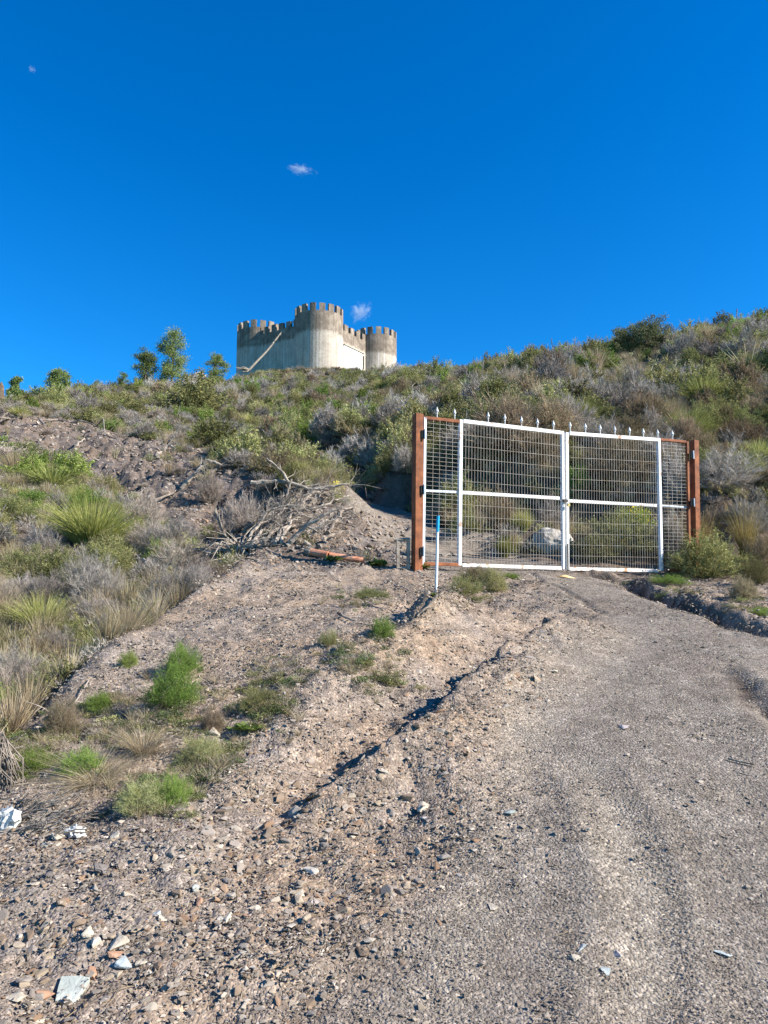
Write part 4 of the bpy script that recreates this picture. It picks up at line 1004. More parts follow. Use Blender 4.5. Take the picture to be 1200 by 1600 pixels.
def leaf(nm, lab, origin, bars, panels, fins, hinges):
    root, b = gobj('gate_leaf', lab, 'gate', *origin, 'leaves of the double gate')
    for nm_, p, q_, w, dep, mt, off in bars:
        mb = MB(); bar(mb, gu(*p), gu(*q_), w, dep, off, b); mb.obj(nm_, M[mt], root, bevel=.004)
    wv, wh = [], []
    for (tl, tr, br, bl), pv, phh in panels:
        TL, TR, BR, BL = [gu(*c_) for c_ in (tl, tr, br, bl)]
        nv = max(1, round((TR[0] - TL[0]) / pv)); nh = max(1, round((TL[1] - BL[1]) / phh))
        for k in range(1, nv):
            t = k / nv; p = (TL[0] + (TR[0] - TL[0]) * t, TL[1] + (TR[1] - TL[1]) * t); q_ = (BL[0] + (BR[0] - BL[0]) * t, BL[1] + (BR[1] - BL[1]) * t)
            mb = MB(); bar(mb, q_, p, .0025, .0025, -.024, b); mb.obj('vertical_wire', M['wire'], root)
        for k in range(1, nh):
            t = k / nh; p = (TL[0] + (BL[0] - TL[0]) * t, TL[1] + (BL[1] - TL[1]) * t); q_ = (TR[0] + (BR[0] - TR[0]) * t, TR[1] + (BR[1] - TR[1]) * t)
            mb = MB(); bar(mb, p, q_, .0024, .0024, -.028, b); mb.obj('horizontal_wire', M['wire'], root)
    for fx, fy in fins:
        u, z = gu(fx, fy); mb = MB()
        prof_ = [(.006, 0), (.007, .045), (.016, .052), (.008, .062), (.022, .088), (.002, .150)]
        for (r0, h0), (r1, h1) in zip(prof_, prof_[1:]):
            v = [(u - b[0] + r * math.cos(a), r * math.sin(a), z - b[1] + h) for r, h in ((r0, h0), (r1, h1)) for a in [k * math.pi / 4 for k in range(8)]]
            mb.add(v, [(k, (k + 1) % 8, 8 + (k + 1) % 8, 8 + k) for k in range(8)])
        mb.obj('finial', M['white'], root)
    for hx, hy, s_ in hinges:
        u, z = gu(hx, hy); mb = MB(); mb.box((u - b[0] - .03, -.075, z - b[1] - .055), (u - b[0] + .03, -.048, z - b[1] + .055)); h = mb.obj('hinge', M['black'], root, bevel=.004)
        m2 = MB(); m2.tube([(u - b[0] + .012 * s_, -.088, z - b[1] - .065), (u - b[0] + .012 * s_, -.088, z - b[1] + .065)], .012, 8); m2.obj('hinge_pin', M['galv'], h)
    return root, b
leftleaf, bL = leaf('gate_leaf', 'left mesh leaf of the white and rusty steel gate', (662, 884), [
  ('hinge_stile', (660.5, 883), (663.5, 652), .042, .05, 'galv', 0), ('side_rail', (662, 653), (719, 659), .045, .05, 'rust', 0), ('side_rail', (660, 881), (718, 882.5), .045, .05, 'rust', 0),
  ('side_rail', (664, 766.5), (717, 769), .035, .02, 'galv', .012), ('stile', (717.5, 884), (719.5, 656), .052, .052, 'white', 0), ('top_rail', (723, 658.5), (876, 676.5), .055, .05, 'white', 0),
  ('bottom_rail', (721, 883), (876, 888), .05, .05, 'whiterust', 0), ('middle_rail', (722, 769.5), (876, 778.5), .048, .02, 'white', .012), ('meeting_stile', (880, 890), (878, 674), .045, .05, 'white', 0),
  ('drop_bolt', (884.5, 904), (884, 850), .018, .018, 'black', -.045)],
  [(((666, 655), (716, 661), (714, 880), (663, 878)), .097, .0555), (((722, 662), (874, 680), (876, 886), (720, 881)), .0475, .16)],
  [(683, 652.5), (710.5, 655.5), (763, 660), (789, 663), (815, 666.5), (840, 669.5), (865, 672.5)], [(658, 680, 1), (657, 766, 1), (656, 862, 1)])
rightleaf, bR = leaf('gate_leaf', 'right mesh leaf of the white and rusty steel gate', (1076, 889), [
  ('hinge_stile', (1077, 888), (1073, 690), .045, .05, 'rust', 0), ('side_rail', (1031, 687), (1071, 690.5), .042, .05, 'rust', 0), ('side_rail', (1036, 890.5), (1074, 891), .042, .05, 'rust', 0),
  ('side_rail', (1034, 790), (1074, 792.5), .032, .02, 'galv', .012), ('stile', (1033, 892), (1028.5, 685), .052, .052, 'white', 0), ('top_rail', (889, 677.5), (1026, 687.5), .055, .05, 'white', 0),
  ('bottom_rail', (889, 889), (1031, 892), .05, .05, 'whiterust', 0), ('middle_rail', (889, 782.5), (1028, 790), .048, .02, 'white', .012), ('meeting_stile', (886, 891), (885, 676), .050, .05, 'white', 0)],
  [(((1033, 690), (1069, 693), (1072, 888), (1036, 888)), .094, .0555), (((890, 682), (1025, 690), (1029, 888), (890, 886)), .0475, .16)],
  [(891, 674.5), (915, 676.5), (938, 678.5), (961, 680.5), (984, 682), (1005.5, 684), (1028, 685.5), (1051, 687)], [(1076, 712, 1), (1077, 786, 1)])
u, z = gu(881, 783)
mb = MB().box((u - bL[0] - .05, -.06, z - bL[1] - .02), (u - bL[0] + .03, -.03, z - bL[1] + .02)); mb.obj('latch', M['black'], leftleaf, bevel=.003)
pk, _ = gobj('padlock', 'small brass padlock hanging at the middle of the gate', 'padlock', 883, 786)
MB().box((-.022, -.09, -.06), (.022, -.065, -.015)).obj('lock_body', M['brass'], pk, bevel=.004)
MB().tube([(-.014, -.078, -.015), (-.014, -.078, .012), (-.007, -.078, .022), (.007, -.078, .022), (.014, -.078, .012), (.014, -.078, -.015)], .004, 6).obj('shackle', M['galv'], pk)
M['ochre'] = simple('ochre_concrete', (.46, .27, .10), (.66, .47, .26), 9, .9, .5, .01)
g = ground_at(888, 903); V, Fc = hull(22, .19, .13, .035, np.random.default_rng(5)); mb = MB(); mb.add(V, Fc)
o = mb.obj('concrete_pad', M['ochre']); o.location = (g[0], g[1] + .05, g[2] + .012); tag(o, 'ochre stained lump of concrete under the gate bolt', 'concrete pad')

# ------------------------------------------------------------------ pole, pipe, bracket
M['pole_white'] = simple('white_plastic_tube', (.62, .62, .62), (.78, .78, .78), 9, .5)
M['pole_blue'] = simple('cyan_paint', (.01, .30, .50), (.02, .38, .60), 9, .5)
g = ground_at(680.5, 926); pz = PT(684, 806, g[1])[2] - g[2]; dx = PT(684.5, 806, g[1])[0] - g[0]
po = empty('marker_pole', tuple(g)); tag(po, 'thin white pole with a cyan top stuck in the ground by the gate', 'pole')
zb = pz * .79
MB().tube([(0, 0, -.15), (dx * .79, 0, zb)], .0135, 10).obj('shaft', M['pole_white'], po)
MB().tube([(dx * .79, 0, zb + .001), (dx, 0, pz)], .016, 10).obj('painted_top', M['pole_blue'], po)
MB().tube([(dx, 0, pz + .001), (dx, 0, pz + .035)], .011, 8).obj('cap', M['black'], po)
M['orange'] = simple('faded_orange_pipe', (.42, .15, .075), (.60, .30, .19), 8, .7, .3, .003)
pp = empty('orange_pipe', gpt(525, 874)); tag(pp, 'faded orange pipe lying on the spoil left of the gate', 'pipe')
b_ = np.array(pp.location); a0, a1, a2 = [np.array(gpt(*c_, .05)) - b_ for c_ in ((484, 868), (513, 873), (567, 881))]
MB().tube([a0, a1], [.052, .05], 12).obj('pipe_length', M['orange'], pp, smooth=False); MB().tube([a1 + (a2 - a1) * .02, a2], [.043, .04], 12).obj('pipe_length', M['orange'], pp)
MB().tube([a0 + (a0 - a1) * .22, a0 + (a1 - a0) * .08], .066, 10).obj('end_collar', M['bark'], pp)
g = ground_at(623, 889); Yb = g[1]
bk_ = empty('steel_bracket', tuple(g)); tag(bk_, 'low grey bracket frame standing beside the left gate post', 'bracket')
def lp(px, py): return PT(px, py, Yb) - g
for nm_, a, b in (('upright', (622, 893), (621.5, 843)), ('top_bar', (616, 844), (641, 843)), ('bottom_bar', (622, 888), (641, 888)), ('upright', (638, 890), (638, 843))):
    MB().tube([lp(*a), lp(*b)], .028, 4).obj(nm_, M['palebark'], bk_)

# ------------------------------------------------------------------ boulder, paper, named stones
def crumple(name, dims, mat, seed, sub=3, amp=.3, fr=2.2, floor=True):
    bm = bmesh.new(); bmesh.ops.create_icosphere(bm, subdivisions=sub, radius=1)
    P_ = np.array([v.co for v in bm.verts]); 
    d = 1 + amp * np.abs(vnoise(P_[:, 0] * fr + seed, P_[:, 1] * fr + P_[:, 2] * fr * .8, seed)) + amp * .8 * vnoise(P_[:, 2] * fr * 2 + seed, P_[:, 0] * fr * 2 - P_[:, 1] * 3, seed + 3) + amp * .4 * vnoise(P_[:, 0] * fr * 5, P_[:, 1] * fr * 5 + P_[:, 2] * 9, seed + 8)
    for v, k in zip(bm.verts, d): v.co = Vector([c_ * k * s_ / 2 for c_, s_ in zip(v.co, dims)])
    me = bpy.data.meshes.new(name); bm.to_mesh(me); bm.free(); me.materials.append(mat); return me
g, s_ = size_at(868, 862, 60); o = link('boulder', crumple('boulder', (.70, .55, .50), M['boulder'], 4, 4, .12, 1.3)); o.location = (g[0], g[1] + .2, g[2] + .15); o.rotation_euler = (0, .15, .3)
tag(o, 'pale rounded boulder lying behind the meeting stiles of the gate', 'boulder')
M['paper'] = simple('white_paper', (.42, .41, .39), (.58, .57, .55), 9, .7, .3, .01)
for px, py, w_, h_, lab, sd_ in ((14, 1292, 34, 32, 'crumpled white tissue under the tangled roots at the left edge', 3), (118, 1306, 32, 18, 'torn scrap of white paper right of the tangled roots', 8)):
    g, s_ = size_at(px, py, w_); o = link('paper_scrap', crumple('paper_scrap', (w_ * s_ * .8, w_ * s_ * .5, h_ * s_ * .9), M['paper'], sd_, 3, .55, 2.6)); o.location = (g[0], g[1], g[2] + h_ * s_ * .35); tag(o, lab, 'paper', 'white paper litter')
g, s_ = size_at(103, 1566, 46); k = 50 * s_; th_ = .10
v = [(x * k, y * k, z * k) for z in (-th_, th_) for x, y in ((-.44, .46), (.05, .50), (.48, .44), (.40, -.10), (.28, -.52), (.12, -.50), (-.30, -.46), (-.40, .05))]
mb = MB(); mb.add(v, [tuple(range(8))[::-1], tuple(range(8, 16))] + [(i, (i + 1) % 8, 8 + (i + 1) % 8, 8 + i) for i in range(8)])
o = mb.obj('stone', M['white_stone'], bevel=k * .02); o.location = (g[0], g[1] + k * .3, g[2] + k * .20); o.rotation_euler = (.36, .03, .05); tag(o, 'large pale green white slab at the lower left corner', 'stone')
NS = [ (70,1556,34,'brick','broken terracotta shard beside the pale slab',.35,.5), (185,1478,34,'tan_stone','pale tan slab stone above the blue grey stone',.5,.9),
 (180,1492,32,'brick','orange brown flat stone tucked below the tan slab',.3,.4), (195,1508,30,'blue_stone','blue grey layered stone above the pale slab',.5,.7), (221,1505,18,'tan_stone','small ochre stone right of the blue grey stone',.5,.8),
 (487,1362,36,'cream_stone','bright cream flat stone beside the track',.3,.6), (467,1399,24,'tan_stone','flat greenish tan stone below the cream one',.25,.8), (487,1411,26,'pink_stone','pinkish grey flat stone below the cream one',.25,.8),
 (360,1406,24,'tan_stone','ochre wedge stone in the middle of the lower rubble',.5,.8), (358,1438,22,'tan_stone','rounded grey tan stone left of the white pebble',.6,.9), (346,1441,14,'cream_stone','small white pebble beside the rounded grey stone',.7,.9),
 (155,1366,28,'dark_stone','dark grey brown boulder stone above the lower rubble',.8,.8), (507,1330,18,'dark_stone','dark upright stone at the furrow end',1.2,.7), (247,1428,22,'blue_stone','grey green flat stone left of the ochre wedge',.4,.9),
 (305,1390,14,'white_stone','small white stone above the ochre wedge',.7,.9), (136,1460,22,'tan_stone','rounded tan stone above the tan slab',.7,.9), (150,1476,20,'cream_stone','cream stone just left of the tan slab',.7,.8),
 (140,1527,24,'brick','rust coloured stone above right of the pale slab',.6,1.0), (22,1563,34,'tan_stone','long tan stone at the left edge near the pale slab',.4,.6), (795,1271,22,'white_stone','smooth whitish stone lying alone on the track',.35,.5),
 (663,1265,24,'tan_stone','tan stone at the edge of the track',.5,.9), (664,1280,16,'pink_stone','small stone just below the tan one at the track edge',.4,.7), (866,1050,15,'cream_stone','pale stone on the upper track with a chip beside it',.4,.6),
 (973,1137,24,'pink_stone','flat pale stone in the middle of the upper track',.2,.5), (400,1419,20,'tan_stone','flat stone right of the rounded grey one',.3,.8), (768,1418,26,'tan_stone','tan flat stone on the lower track',.2,.6),
 (912,1484,22,'blue_stone','grey green flat stone on the lower track',.25,.7), (897,1497,18,'tan_stone','square tan stone below the grey green one',.4,.9), (963,1494,18,'pink_stone','pale triangular stone right of the square tan one',.3,.9),
 (942,1518,24,'blue_stone','blue grey flat stone low on the track',.25,.7), (1128,1492,30,'blue_stone','wide grey flat stone at lower right',.2,.5), (385,1433,10,'brick','orange chip beside the white pebble',.6,.8),
 (72,1322,16,'white_stone','white stone below the torn paper',.5,.9), (90,1310,24,'tan_stone','tan stone touching the torn paper',.6,.6), (65,1595,24,'tan_stone','tan stone cut by the lower edge',.4,.8), (290,1362,18,'tan_stone','small light stone above the white stone',.5,.8),
 (310,1412,18,'brick','reddish stone cluster piece near the ochre wedge',.6,.8), (178,1310,18,'tan_stone','upright tan stone right of the torn paper',.9,.7)]
for i, (px, py, w_, mt, lab, hk, dk_) in enumerate(NS):
    g, s_ = size_at(px, py, w_); L_ = w_ * s_ * 1.15
    o = link('stone', rock_mesh('stone', (L_ * 1.05, L_ * dk_ * 1.5, L_ * hk), M[mt], 9 if hk < .55 else 13, 700 + i)); o.location = (g[0], g[1], g[2] + L_ * hk * .22); o.rotation_euler = (rng.normal(.12, .1), rng.normal(0, .12), rng.normal(0, .4)); tag(o, lab, 'stone')
for px, py, w_, h_, lab in ((310, 592, 26, 12, 'pale rock on the skyline right of the tallest pine'), (148, 640, 12, 8, 'small pale rock on the ridge left of the pines')):
    g, s_ = size_at(px, py, w_); o = link('rock', crumple('rock', (w_ * s_ * .9, w_ * s_ * .7, h_ * s_), M['tan_stone'], int(px), 2, .2, 1.5)); o.location = (g[0], g[1], g[2] + h_ * s_ * .3); tag(o, lab, 'rock')

# ------------------------------------------------------------------ dead wood
def branchy(pts, r0, r1, twigs=6, tl=.35, tr=.3, n_=7, jag=.03):
    P_ = [np.array(p, float) for p in pts]; out = []
    for a, b in zip(P_, P_[1:]):
        L_ = np.linalg.norm(b - a)
        for k in range(4): out.append(a + (b - a) * k / 4 + rng.normal(0, jag * L_, 3) * (1 if k else .3))
    out.append(P_[-1]); m_ = len(out); rad = [r0 + (r1 - r0) * (i / (m_ - 1)) ** .8 for i in range(m_)]
    rad = [r * rng.uniform(.88, 1.14) for r in rad]
    mb = MB(); mb.tube(out, rad, n_)
    for _ in range(twigs):
        i = rng.integers(m_ // 4, m_); p = out[i]; d = unit(out[min(i + 1, m_ - 1)] - out[max(i - 1, 0)] + 1e-6); L_ = tl * rng.uniform(.4, 1.2)
        d = unit(d * .7 + rng.normal(0, .6, 3) + (0, 0, .2)); q_ = p + d * L_ * .5; e = q_ + unit(d + rng.normal(0, .4, 3)) * L_ * .5
        r_ = rad[i] * tr * rng.uniform(.7, 1.3); mb.tube([p, q_, e], [r_, r_ * .7, r_ * .3], 5)
        for __ in range(2):
            e2 = q_ + unit(d + rng.normal(0, .8, 3)) * L_ * .4; mb.tube([q_, e2], [r_ * .5, r_ * .2], 4)
    return mb
def on_ground(path, lift): return [np.array(gpt(px, py, l)) for (px, py), l in zip(path, lift if hasattr(lift, '__len__') else [lift] * len(path))]
def stand(path, foot, dy=0): Y_ = ground_at(*foot)[1] + dy; return [PT(px, py, Y_) for px, py in path]
BR = [
 ('dead_stump', stand([(366,884),(356,852),(344,818),(337,794)], (364,880)), .10, .025, 5, .3, 'bark', 'dark upright dead stump pointing left of the debris mound'),
 ('dead_branch', stand([(392,754),(425,753),(452,754),(480,763),(517,760),(545,757)], (470,790), -.1), .085, .03, 8, .5, 'palebark', 'thick pale fallen trunk lying across the top of the debris mound'),
 ('dead_branch', stand([(452,754),(442,738),(428,725),(417,716)], (470,790), -.15), .05, .02, 3, .3, 'palebark', 'pale snapped limb rising left from the fallen trunk'),
 ('dead_branch', stand([(455,748),(450,765),(443,785)], (470,790), -.25), .04, .03, 2, .2, 'bark', 'short dark limb standing upright under the fallen trunk'),
 ('dead_branch', stand([(465,790),(474,775),(492,764),(508,764)], (470,800), -.1), .045, .03, 3, .3, 'palebark', 'pale curved limb below the right end of the fallen trunk'),
 ('dead_branch', stand([(392,832),(408,815),(417,799),(440,792),(470,790)], (420,830), -.1), .045, .02, 5, .4, 'palebark', 'long pale branch bent down the left side of the debris mound'),
 ('dead_branch', stand([(400,838),(425,815),(455,800),(490,790)], (430,838)), .05, .02, 6, .4, 'bark', 'brown branch running parallel below the long bent one'),
 ('dead_branch', stand([(449,853),(462,838),(477,823),(507,804),(534,792)], (452,853)), .075, .03, 6, .45, 'palebark', 'stout pale forked branch low on the debris mound'),
 ('dead_branch', stand([(482,839),(500,823),(528,808),(557,812)], (485,842)), .045, .015, 8, .4, 'palebark', 'thin pale branch right of the stout forked branch'),
 ('dead_branch', stand([(475,846),(485,852),(482,858)], (480,858)), .05, .03, 2, .15, 'palebark', 'stubby broken branch end at the foot of the mound'),
 ('dead_branch', stand([(430,812),(470,797),(520,790),(550,800)], (480,825)), .03, .012, 9, .4, 'bark', 'dark twiggy branch in the middle of the mound'),
 ('dead_branch', stand([(283,763),(297,748),(311,733),(322,720)], (290,764)), .10, .05, 2, .3, 'palebark', 'pale leaning pole of dead wood on the shaded rubble slope'),
 ('dead_branch', stand([(322,720),(335,722),(347,728),(370,726),(390,729)], (350,738)), .08, .04, 6, .6, 'bark', 'grey branch lying level on top of the ridge'),
 ('dead_branch', on_ground([(330,745),(345,735),(362,728)], .1), .07, .03, 4, .5, 'bark', 'dark branch under the level grey branch'),
 ('dead_branch', on_ground([(245,715),(262,702),(275,706)], .12), .09, .04, 5, .6, 'palebark', 'pale fallen wood on the ridge crest at left'),
 ('dead_branch', on_ground([(118,701),(125,695),(132,690)], .1), .07, .04, 1, .3, 'palebark', 'short white stick on the far left ridge slope'),
 ('dead_branch', on_ground([(70,668),(90,660),(110,664),(150,672),(200,690)], .12), .07, .04, 6, .7, 'bark', 'long grey branch along the far left ridge'),
 ('dead_branch', on_ground([(0,665),(12,655),(28,662)], .25), .07, .04, 4, .6, 'bark', 'dark arched branch at the left edge of the ridge'),
 ('dead_branch', on_ground([(193,882),(214,886),(228,893),(236,905)], [.1, .16, .14, .04]), .035, .05, 3, .3, 'palebark', 'pale curved log in the dry shrubs on the left slope'),
 ('dead_branch', on_ground([(248,880),(230,884),(218,888)], [.3, .22, .1]), .03, .025, 3, .4, 'bark', 'dark arched branch right of the pale curved log'),
 ('dead_branch', on_ground([(292,876),(312,871),(340,880)], .1), .09, .05, 4, .4, 'bark', 'weathered grey log left of the upright stump'),
 ('dead_branch', on_ground([(600,912),(622,918),(640,926)], .02), .018, .012, 2, .15, 'palebark', 'small pale sticks lying left of the blue tipped pole'),
 ('dead_branch', on_ground([(685,928),(700,932)], .015), .016, .012, 0, .1, 'palebark', 'short pale stick at the foot of the pole'),
 ('dead_branch', on_ground([(652,967),(668,960),(682,950),(690,945)], [.02, .06, .10, .12]), .016, .02, 3, .2, 'bark', 'dark broken stick on the mound below the pole'),
 ('dead_branch', on_ground([(528,966),(540,972),(556,974)], [.05, .04, .02]), .028, .015, 1, .1, 'bark', 'curled dark bark on the spoil left of the bright herb'),
 ('dead_branch', on_ground([(1138,1188),(1152,1192),(1166,1195),(1178,1198)], .01), .008, .006, 2, .05, 'bark', 'dark twig lying on the track at right'),
 ('dead_branch', on_ground([(240,790),(275,775),(300,772)], .1), .05, .02, 6, .5, 'bark', 'scrap of dark branch on the shaded rubble'),
 ('dead_branch', on_ground([(690,870),(720,868),(760,873)], .03), .03, .02, 2, .2, 'bark', 'thin dead branch on the ground behind the left leaf'),
 ('dead_branch', on_ground([(100,1130),(125,1080),(128,1040)], [.02, .05, .02]), .010, .006, 4, .2, 'palebark', 'thin pale stalk lying on the left rim'),
 ('dead_branch', on_ground([(10,1150),(40,1132),(80,1130),(110,1142)], [.05, .08, .06, .02]), .028, .02, 5, .2, 'palebark', 'grey weathered branch above the soft green herb at left'),
]
for nm_, pts, r0, r1, tw, tl, mt, lab in BR:
    tag(branchy(pts, r0 * .56, r1 * .6, tw + 3, tl, n_=8).obj(nm_, M[mt]), lab, 'dead wood', 'dead wood on the banks')
pos = ['top', 'left', 'right', 'middle', 'foot']
for i in range(44):
    px, py = rng.uniform(375, 545), rng.uniform(772, 856); px = max(px, 395 + (py - 785) * .2); a = rng.uniform(-.9, .5); L_ = rng.uniform(25, 60)
    pts = on_ground([(px - L_ * math.cos(a) / 2, py - L_ * math.sin(a) / 2), (px, py), (px + L_ * math.cos(a) / 2, py + L_ * math.sin(a) / 2)], [.03, .13 + .1 * rng.random(), .12])
    o = branchy(pts, rng.uniform(.016, .042), .008, 8, .38).obj('dead_branch', M['bark' if i % 3 else 'palebark'])
    tag(o, f'{"dark" if i % 3 else "pale"} tangled dead branch on the {"left" if px < 440 else "middle" if px < 495 else "right"} {"top" if py < 805 else "side" if py < 830 else "foot"} of the debris mound', 'dead wood', 'tangled branches of the debris mound')
# pale root plate by the stump and the tangle at the left edge
mb = MB(); c0 = np.array(gpt(372, 872, .12))
for k in range(60):
    a = rng.uniform(0, 6.28); d = np.array((math.cos(a), math.sin(a) * .8, rng.uniform(-.25, .8))); L_ = rng.uniform(.25, .75)
    p1 = c0 + d * L_ * .5 + rng.normal(0, .05, 3); p2 = c0 + d * L_ + rng.normal(0, .08, 3) - (0, 0, .15)
    p1[2] = max(p1[2], H(p1[0], p1[1]) + .02); p2[2] = max(p2[2], H(p2[0], p2[1]) + .01); mb.tube([c0 + rng.normal(0, .04, 3), p1, p2], [.014, .009, .004], 5)
tag(mb.obj('dead_roots', M['palebark']), 'pale fibrous dead roots spread at the foot of the upright stump', 'dead roots')
mb = MB(); c0 = np.array(gpt(-22, 1245, .26))
for k in range(95):
    a = rng.uniform(-1.5, .9); L_ = rng.uniform(.10, .27); d = np.array((math.cos(a), math.sin(a) * .7, 0))
    p = [c0 + rng.normal(0, .05, 3)]
    for t in (.3, .6, .85, 1.0): p.append(c0 + d * L_ * t + rng.normal(0, .018, 3) + np.array((0, 0, -.28 * t ** 2 + rng.uniform(-.03, .1) * (1 - t))))
    for q_ in p: q_[2] = max(q_[2], float(H(q_[0], q_[1])) + .006)
    r_ = rng.uniform(.002, .005); mb.tube(p, [r_, r_, r_ * .8, r_ * .6, r_ * .3], 5)
tag(mb.obj('dead_roots', M['bark']), 'tangled ball of dry roots cut by the left edge', 'dead roots')
mb = MB()
for k in range(130):
    g = np.array(gpt(rng.uniform(30, 130), rng.uniform(1255, 1312), .0)); L_ = rng.uniform(.10, .26); a = rng.uniform(.1, .9); b = rng.uniform(-.2, .25)
    pts = [g + np.array((math.cos(a) * L_ * t, -math.sin(a) * L_ * t * .4 + b * L_ * math.sin(t * 3), .01 + .05 * math.sin(t * 3.1) * rng.uniform(.3, 1.3))) for t in (-.5, -.15, .2, .5)]
    for q_ in pts: q_[2] = max(q_[2], float(H(q_[0], q_[1])) + .004)
    mb.tube(pts, [.0035, .0035, .003, .002], 4)
tag(mb.obj('dry_root_mat', M['palebark']), 'flattened mat of dry fibrous roots beside the torn paper', 'dry roots')
# leafy rosettes
def rosette(n_, leafL):
    a = rng.uniform(0, 6.28, n_); el = rng.uniform(.2, 1.2, n_); d = np.stack((np.cos(a) * np.cos(el), np.sin(a) * np.cos(el), np.sin(el)), -1)
    P_ = rng.normal(0, .10, (n_, 3)) * (1, 1, .1) + (0, 0, .02); s_ = unit(np.cross(d, (0, 0, 1.0))); L_ = leafL * rng.uniform(.6, 1.1, n_)[:, None]
    A_ = P_; B_ = P_ + d * L_ * .55; Cc = P_ + d * L_ + (0, 0, -.02)
    V = np.stack((A_, B_ + s_ * L_ * .28, Cc, B_ - s_ * L_ * .28), 1).reshape(-1, 3); return V, np.arange(n_ * 4).reshape(-1, 4), rng.random(n_)
for px, py, w_, lab in ((592, 884, 36, 'broad leafed green plant between the orange pipe and the bracket'), (657, 888, 36, 'broad leafed green plant at the foot of the left gate post'), (521, 876, 26, 'small green plant growing over the orange pipe'),
                        (385, 1140, 55, 'flat broad leafed rosette right of the small brown weed'), (315, 1180, 30, 'small leafy rosette with a yellow flower'), (680, 932, 18, 'tiny green tuft at the foot of the blue tipped pole')):
    g, s_ = size_at(px, py, w_); o = link('leafy_plant', pmesh('leafy_plant', rosette(140, .34), M['green'])); k = w_ * s_ / .75; o.location = tuple(g); o.scale = (k, k, k * (.5 if w_ > 50 else .8)); tag(o, lab, 'plant')
for px, py, w_, h_, lab in ((526, 766, 22, 18, 'yellow flowering clump beside the track behind the mound'), (289, 1160, 8, 8, 'single yellow flower on the spoil')):
    g, s_ = size_at(px, py, w_); k = w_ * s_; P_ = dome_dirs(220 if w_ > 10 else 16, .1) * rng.uniform(.2, .55, (220 if w_ > 10 else 16, 1)) * (k, k, k * 1.3)
    r_ = empty('yellow_flowers', tuple(g)); tag(r_, lab, 'flowers'); n_ = len(P_)
    v, q_, t = leaves(P_, k * .16, np.full(n_, .6), .9); link('blossom', mesh_np('blossom', v, q_, M['flower'], t), r_)
    B_ = np.zeros((n_, 3)); v, q_, t = ribbons(np.stack((B_, P_), 1), np.full(n_, k * .03), np.full(n_, .5)); link('stem', mesh_np('stem', v, q_, M['green'], t), r_)

# ------------------------------------------------------------------ pines, big bushes
def pine(px, ytop, wpx, Y, lab, nm='pine_tree', mat='pine', sh=.3, n_cl=70, per=75, grp='small pines on the ridge', conic=.3, leafs=.13):
    b = PT(px, ytop, Y); g = np.array((b[0], b[1], float(H(b[0], b[1])))); h = b[2] - g[2]; dp_ = depth(b); w = wpx * dp_ / F
    root = empty(nm, tuple(g)); tag(root, lab, 'pine tree' if nm == 'pine_tree' else 'bush', grp)
    mb = MB(); top = np.array((rng.normal(0, .1), 0, h * .93)); tr = [np.array((0, 0, -.2)), np.array((rng.normal(0, .1), 0, h * .4)), top]; r0 = max(.05, h * .022)
    mb.tube(tr, [r0, r0 * .7, r0 * .2], 7); cl = []
    for k in range(n_cl):
        t = rng.uniform(sh, 1.0); prf = (1 - ((t - sh) / (1 - sh)) * (1 - .15) * (.45 + conic)) * (.55 + .45 * min(1, (t - sh) / .18)); a = rng.uniform(0, 6.28); rad = w / 2 * prf * rng.uniform(.35, .92) * (1 + .28 * math.sin(a * 2.3 + t * 9))
        p = np.array((math.cos(a) * rad, math.sin(a) * rad, h * t * .97)); cl.append(p)
        st_ = np.array((0, 0, max(h * (t * .97) - rad * .45, h * .08)))
        if k % 2 == 0: mb.tube([st_, (st_ + p) / 2 + (0, 0, -.03 * rad), p], [r0 * .35, r0 * .22, r0 * .08], 4)
    mb.obj('trunk', M['trunk'], root)
    cl = np.array(cl); per = int(per * 1.9); n_ = len(cl) * per; sg = min(w, h) * .064; P_ = np.repeat(cl, per, 0) + rng.normal(0, sg, (n_, 3)) * (1, 1, .75); P_[:, 2] = np.maximum(P_[:, 2], .05)
    v, q_, t = leaves(P_, leafs * rng.uniform(.7, 1.3, n_), np.clip(rng.normal(.5, .22, n_) + np.repeat(rng.uniform(-.15, .15, len(cl)), per), 0, 1), .32, up=(0, 0, .5))
    link('crown', mesh_np('crown', v, q_, M[mat], t), root); return root
pine(272, 516, 62, 60, 'tallest pine on the ridge left of the castle', n_cl=95, sh=.12)
pine(228, 548, 50, 59, 'rounder dark pine left of the tallest pine', n_cl=60, sh=.15, conic=.1, mat='pine')
pine(338, 555, 42, 64, 'small airy pine between the tallest pine and the castle', n_cl=60, sh=.12, conic=.0, per=60)
pine(95, 578, 46, 52, 'bushy little pine on the left skyline', n_cl=85, sh=.03, conic=0, per=70)
pine(27, 590, 34, 49, 'thin pine sapling near the left edge of the skyline', n_cl=60, sh=.05, per=60)
pine(192, 581, 26, 57, 'tiny pine sapling left of the rounder dark pine', n_cl=22, sh=.2, per=40, leafs=.10)
pine(62, 606, 18, 50, 'tiny pine sapling between the two left pines', n_cl=14, sh=.2, per=35, leafs=.10)
pine(1005, 506, 118, 30.5, 'big dark bush on the skyline of the right hill', 'dark_bush', 'scrub', sh=.0, n_cl=170, per=70, grp=None, conic=.0, leafs=.075)
pine(962, 530, 50, 33, 'lower dark bush leaning on the left of the big dark bush', 'dark_bush', 'scrub', sh=.02, n_cl=70, per=80, grp=None, conic=.0, leafs=.075)
b = PT(2, 604, 44); g = float(H(b[0], b[1])); o = link('weathered_post', crumple('weathered_post', (.36, .3, b[2] - g + .4), M['trunk'], 5, 3, .12, 1.6)); o.location = (b[0], b[1], (b[2] + g) / 2); tag(o, 'dark weathered stump post at the left edge of the skyline', 'stump')
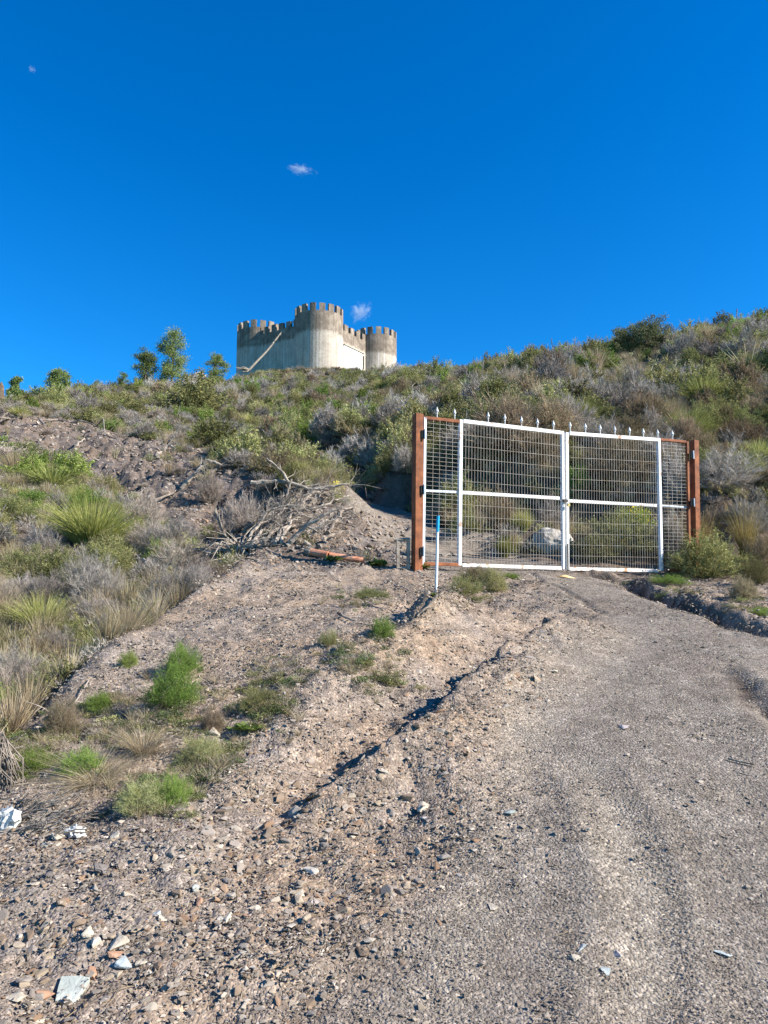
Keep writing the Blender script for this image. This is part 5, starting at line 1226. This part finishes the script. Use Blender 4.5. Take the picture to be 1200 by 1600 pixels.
b = PT(1149, 483, 35); g = float(H(b[0], b[1])); mb = MB(); mb.tube([(0, 0, 0), (.02, 0, (b[2] - g) * .6), (.08, 0, b[2] - g)], [.012, .012, .03], 5); o = mb.obj('flower_stalk', M['bark']); o.location = (b[0], b[1], g); tag(o, 'dark dry flower stalk sticking up on the right skyline', 'flower stalk')

# ------------------------------------------------------------------ small clouds, far beyond the hill
def cloud(px, py, wpx, hpx, lab, seed, dens, Yc=1800):
    c_ = PT(px, py, Yc); k = depth(c_) / F
    m, nt = mat_new('cloud_vapour'); v = coords(nt); n1 = noise(nt, v, 1.6, 6, .62, .6)
    ln = N(nt, 'VectorMath', operation='LENGTH'); nt.links.new(v, ln.inputs[0])
    f = math_n(nt, 'SUBTRACT', math_n(nt, 'MULTIPLY', n1, 2.1), math_n(nt, 'ADD', math_n(nt, 'MULTIPLY', ln.outputs['Value'], .75), .62))
    d = math_n(nt, 'MULTIPLY', math_n(nt, 'MAXIMUM', f, 0), dens)
    pv = N(nt, 'VolumePrincipled'); pv.inputs['Color'].default_value = (1, 1, 1, 1); pv.inputs['Anisotropy'].default_value = .2; nt.links.new(d, pv.inputs['Density'])
    o_ = N(nt, 'OutputMaterial'); nt.links.new(pv.outputs[0], o_.inputs['Volume'])
    bm = bmesh.new(); bmesh.ops.create_icosphere(bm, subdivisions=2, radius=1.05); me = bpy.data.meshes.new('cloud'); bm.to_mesh(me); bm.free(); me.materials.append(m)
    o = link('cloud', me); o.location = tuple(c_); o.scale = (wpx * k / 2 * 1.15, hpx * k / 2 * 1.15, hpx * k / 2 * 1.15); o.rotation_euler = (0, .15, seed); tag(o, lab, 'cloud', 'small wisps of cloud')
cloud(470, 264, 50, 20, 'small white wisp of cloud high above the castle', .3, .09)
cloud(564, 486, 34, 42, 'small white wisp of cloud just above the castle', .9, .06)
cloud(50, 108, 16, 14, 'tiny faint wisp of cloud in the upper left sky', 1.7, .05)

# ------------------------------------------------------------------ labels that share their words get their place
from collections import defaultdict
by = defaultdict(list)
bpy.context.view_layer.update()
for o in C.objects:
    if o.parent is None and o.get('category') and o.get('label'): by[o['label']].append(o)
ORD = ['', 'first', 'second', 'third', 'fourth', 'fifth', 'sixth', 'seventh', 'eighth', 'ninth', 'tenth', 'eleventh', 'twelfth', 'thirteenth', 'fourteenth', 'fifteenth', 'sixteenth', 'seventeenth', 'eighteenth', 'nineteenth', 'twentieth']
for lab, L_ in by.items():
    n_ = len(L_)
    if n_ < 2 or n_ > 20: continue
    L_.sort(key=lambda o: float(proj(o.location.x, o.location.y, o.location.z)[0]))
    for i, o in enumerate(L_):
        s_ = ('left one' if i == 0 else 'right one') if n_ == 2 else 'leftmost' if i == 0 else 'rightmost' if i == n_ - 1 else f'{ORD[i + 1]} from left'
        o['label'] = f'{lab}, {s_}'
